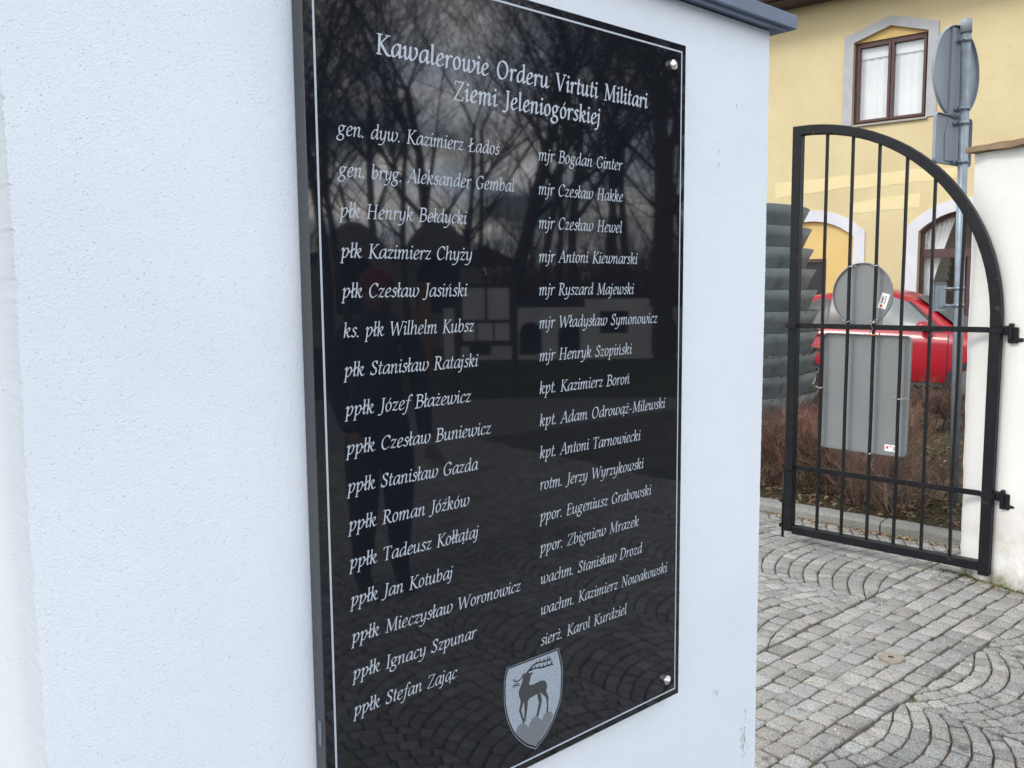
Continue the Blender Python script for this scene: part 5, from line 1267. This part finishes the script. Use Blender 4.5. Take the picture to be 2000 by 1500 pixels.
# scrub beyond the lawn
sc = MB(); rs = random.Random(77)
for k in range(11000):
    px = rs.uniform(350, 1700); d = rs.uniform(31, 42); base_p = mirpx(px, d, 0); h = rs.uniform(1.2, 3.6) if k % 2 else rs.uniform(2.5, 6.5); p = base_p; dd = V3((rs.uniform(-.5, .5), rs.uniform(-.5, .5), 1)).normalized()
    t_ = p + dd * h; wv = V3((rs.uniform(-1, 1), rs.uniform(-1, 1), 0)).normalized() * .03; bb = len(sc.v); tt = rs.uniform(.8, 1.8); sc.v += [tuple(p - wv), tuple(p + wv), tuple(t_ + V3((rs.uniform(-.6, .6), rs.uniform(-.6, .6), 0)))]; sc.tone += [(tt * 1.1, tt * .9, tt * .75)] * 3; sc.face([bb, bb + 1, bb + 2])
o = sc.build('far_scrub', 'twig'); tag(o, 'brown winter scrub beyond the lawn, mirrored in the plaque', 'scrub', kind='stuff')

# person in a red cap standing beside the viewer, seen only as a reflection
pc = mir(-.66, 4.3, 0); face = (V3((.1, 2.2, 0)) - pc); face.z = 0; face.normalize(); side = V3((-face.y, face.x, 0))
def PR(x, y, z): return pc + side * x + face * y + V3((0, 0, z))
def skin(name, verts, edges, matn, par, lv=2):
    me = bpy.data.meshes.new(name); me.from_pydata([tuple(PR(*v_[:3])) for v_ in verts], edges, []); me.materials.append(MT[matn])
    o = bpy.data.objects.new(name, me); COL.objects.link(o); o.parent = par
    sm = o.modifiers.new('skin', 'SKIN'); sm.use_smooth_shade = True
    for i, v_ in enumerate(verts):
        sv_ = me.skin_vertices[0].data[i]; rr_ = v_[3]; sv_.radius = (rr_ if not isinstance(rr_, tuple) else rr_[0], rr_ if not isinstance(rr_, tuple) else rr_[1]); sv_.use_root = (i == 0)
    ss = o.modifiers.new('sub', 'SUBSURF'); ss.levels = lv; ss.render_levels = lv; return o
pt = thing('person', 'person in red knit cap and dark coat, mirrored in the plaque', 'person')
vb = [(0, 0, .84, (.19, .13)), (0, 0, 1.05, (.165, .12)), (0, 0, 1.22, (.17, .115)), (0, 0, 1.33, (.13, .09)), (0, .01, 1.40, .055), (0, .02, 1.47, .085), (0, .02, 1.56, .08),
      (.17, 0, 1.29, .062), (.215, .02, 1.06, .055), (.2, .14, .9, .042), (.2, .2, .86, .035), (-.17, 0, 1.29, .062), (-.215, .02, 1.06, .055), (-.21, .08, .86, .042), (-.21, .1, .78, .035),
      (.09, 0, .74, .105), (.09, .02, .47, .08), (.1, -.01, .09, .045), (.1, .13, .035, .035), (-.09, 0, .74, .105), (-.09, .02, .47, .08), (-.1, -.01, .09, .045), (-.1, .13, .035, .035)]
eb = [(0, 1), (1, 2), (2, 3), (3, 4), (4, 5), (5, 6), (3, 7), (7, 8), (8, 9), (9, 10), (3, 11), (11, 12), (12, 13), (13, 14), (0, 15), (15, 16), (16, 17), (17, 18), (0, 19), (19, 20), (20, 21), (21, 22)]
bo = skin('body', vb, eb, 'jacket', pt)
fa = MB(); n, m_ = 16, 12
def ellip(mb, c, rx_, ry_, rz_, n=16, m_=10, zmin=-1):
    base = len(mb.v)
    for j in range(m_ + 1):
        ph = -math.pi / 2 + math.pi * j / m_; ph = max(ph, math.asin(zmin))
        for i in range(n): t = 2 * math.pi * i / n; mb.v.append(tuple(PR(c[0] + rx_ * math.cos(ph) * math.cos(t), c[1] + ry_ * math.cos(ph) * math.sin(t), c[2] + rz_ * math.sin(ph))))
    for j in range(m_):
        for i in range(n): p = base + j * n + i; d = base + j * n + (i + 1) % n; mb.face([p, d, d + n, p + n], 0, True)
ellip(fa, (0, .035, 1.49), .074, .09, .105); ellip(fa, (0, .128, 1.475), .013, .018, .022, 8, 6)
for sx in (1, -1): ellip(fa, (sx * .075, .03, 1.48), .012, .02, .03, 8, 6)
hd = fa.build('head', 'skin', pt)
ey = MB()
for sx in (1, -1): ellip(ey, (sx * .028, .115, 1.497), .012, .01, .007, 8, 6)
ellip(ey, (0, .118, 1.435), .024, .008, .005, 8, 6); ey.build('eyes_and_mouth', 'dark', hd)
hc = MB(); ellip(hc, (0, .025, 1.535), .088, .102, .085, 16, 10, -.35); hc.build('knit_cap', 'hat', pt)
for sx, hx in ((1, (.2, .24, .85)), (-1, (-.22, .13, .74))):
    hv = [(hx[0], hx[1], hx[2], .026), (hx[0], hx[1] + .05, hx[2] - .02, .03)]; he = [(0, 1)]
    for f in range(4):
        fx = hx[0] + (f - 1.5) * .017; L0 = (.055, .065, .06, .045)[f]; i0 = len(hv); hv += [(fx, hx[1] + .085, hx[2] - .03, .009), (fx, hx[1] + .085 + L0 * .5, hx[2] - .045, .008), (fx, hx[1] + .085 + L0 * .8, hx[2] - .07, .007)]; he += [(1, i0), (i0, i0 + 1), (i0 + 1, i0 + 2)]
    i0 = len(hv); hv += [(hx[0] - sx * .035, hx[1] + .04, hx[2] - .02, .011), (hx[0] - sx * .045, hx[1] + .075, hx[2] - .035, .009)]; he += [(0, i0), (i0, i0 + 1)]
    skin('hand', hv, he, 'skin', pt, 1)
print('DBG gate arch', gate_dbg, 'GWID', round(GWID, 3), 'ztl', round(ztl, 3), 'zh', round(zh, 3), 'zmid', round(z_mid, 3), z_low, 'cope', OV_S, OV_O, 'ZW', ZW, w0, 'indiv', nind, 'stones', len(stones), 'rsign', rad, (cR[0] - cL[0]) / 2, 'rect', rw, rh_, 'pole', PB, ptop.z, R_, 'eave', eave_z, 'win', wl, wr, wb, wt, ap)
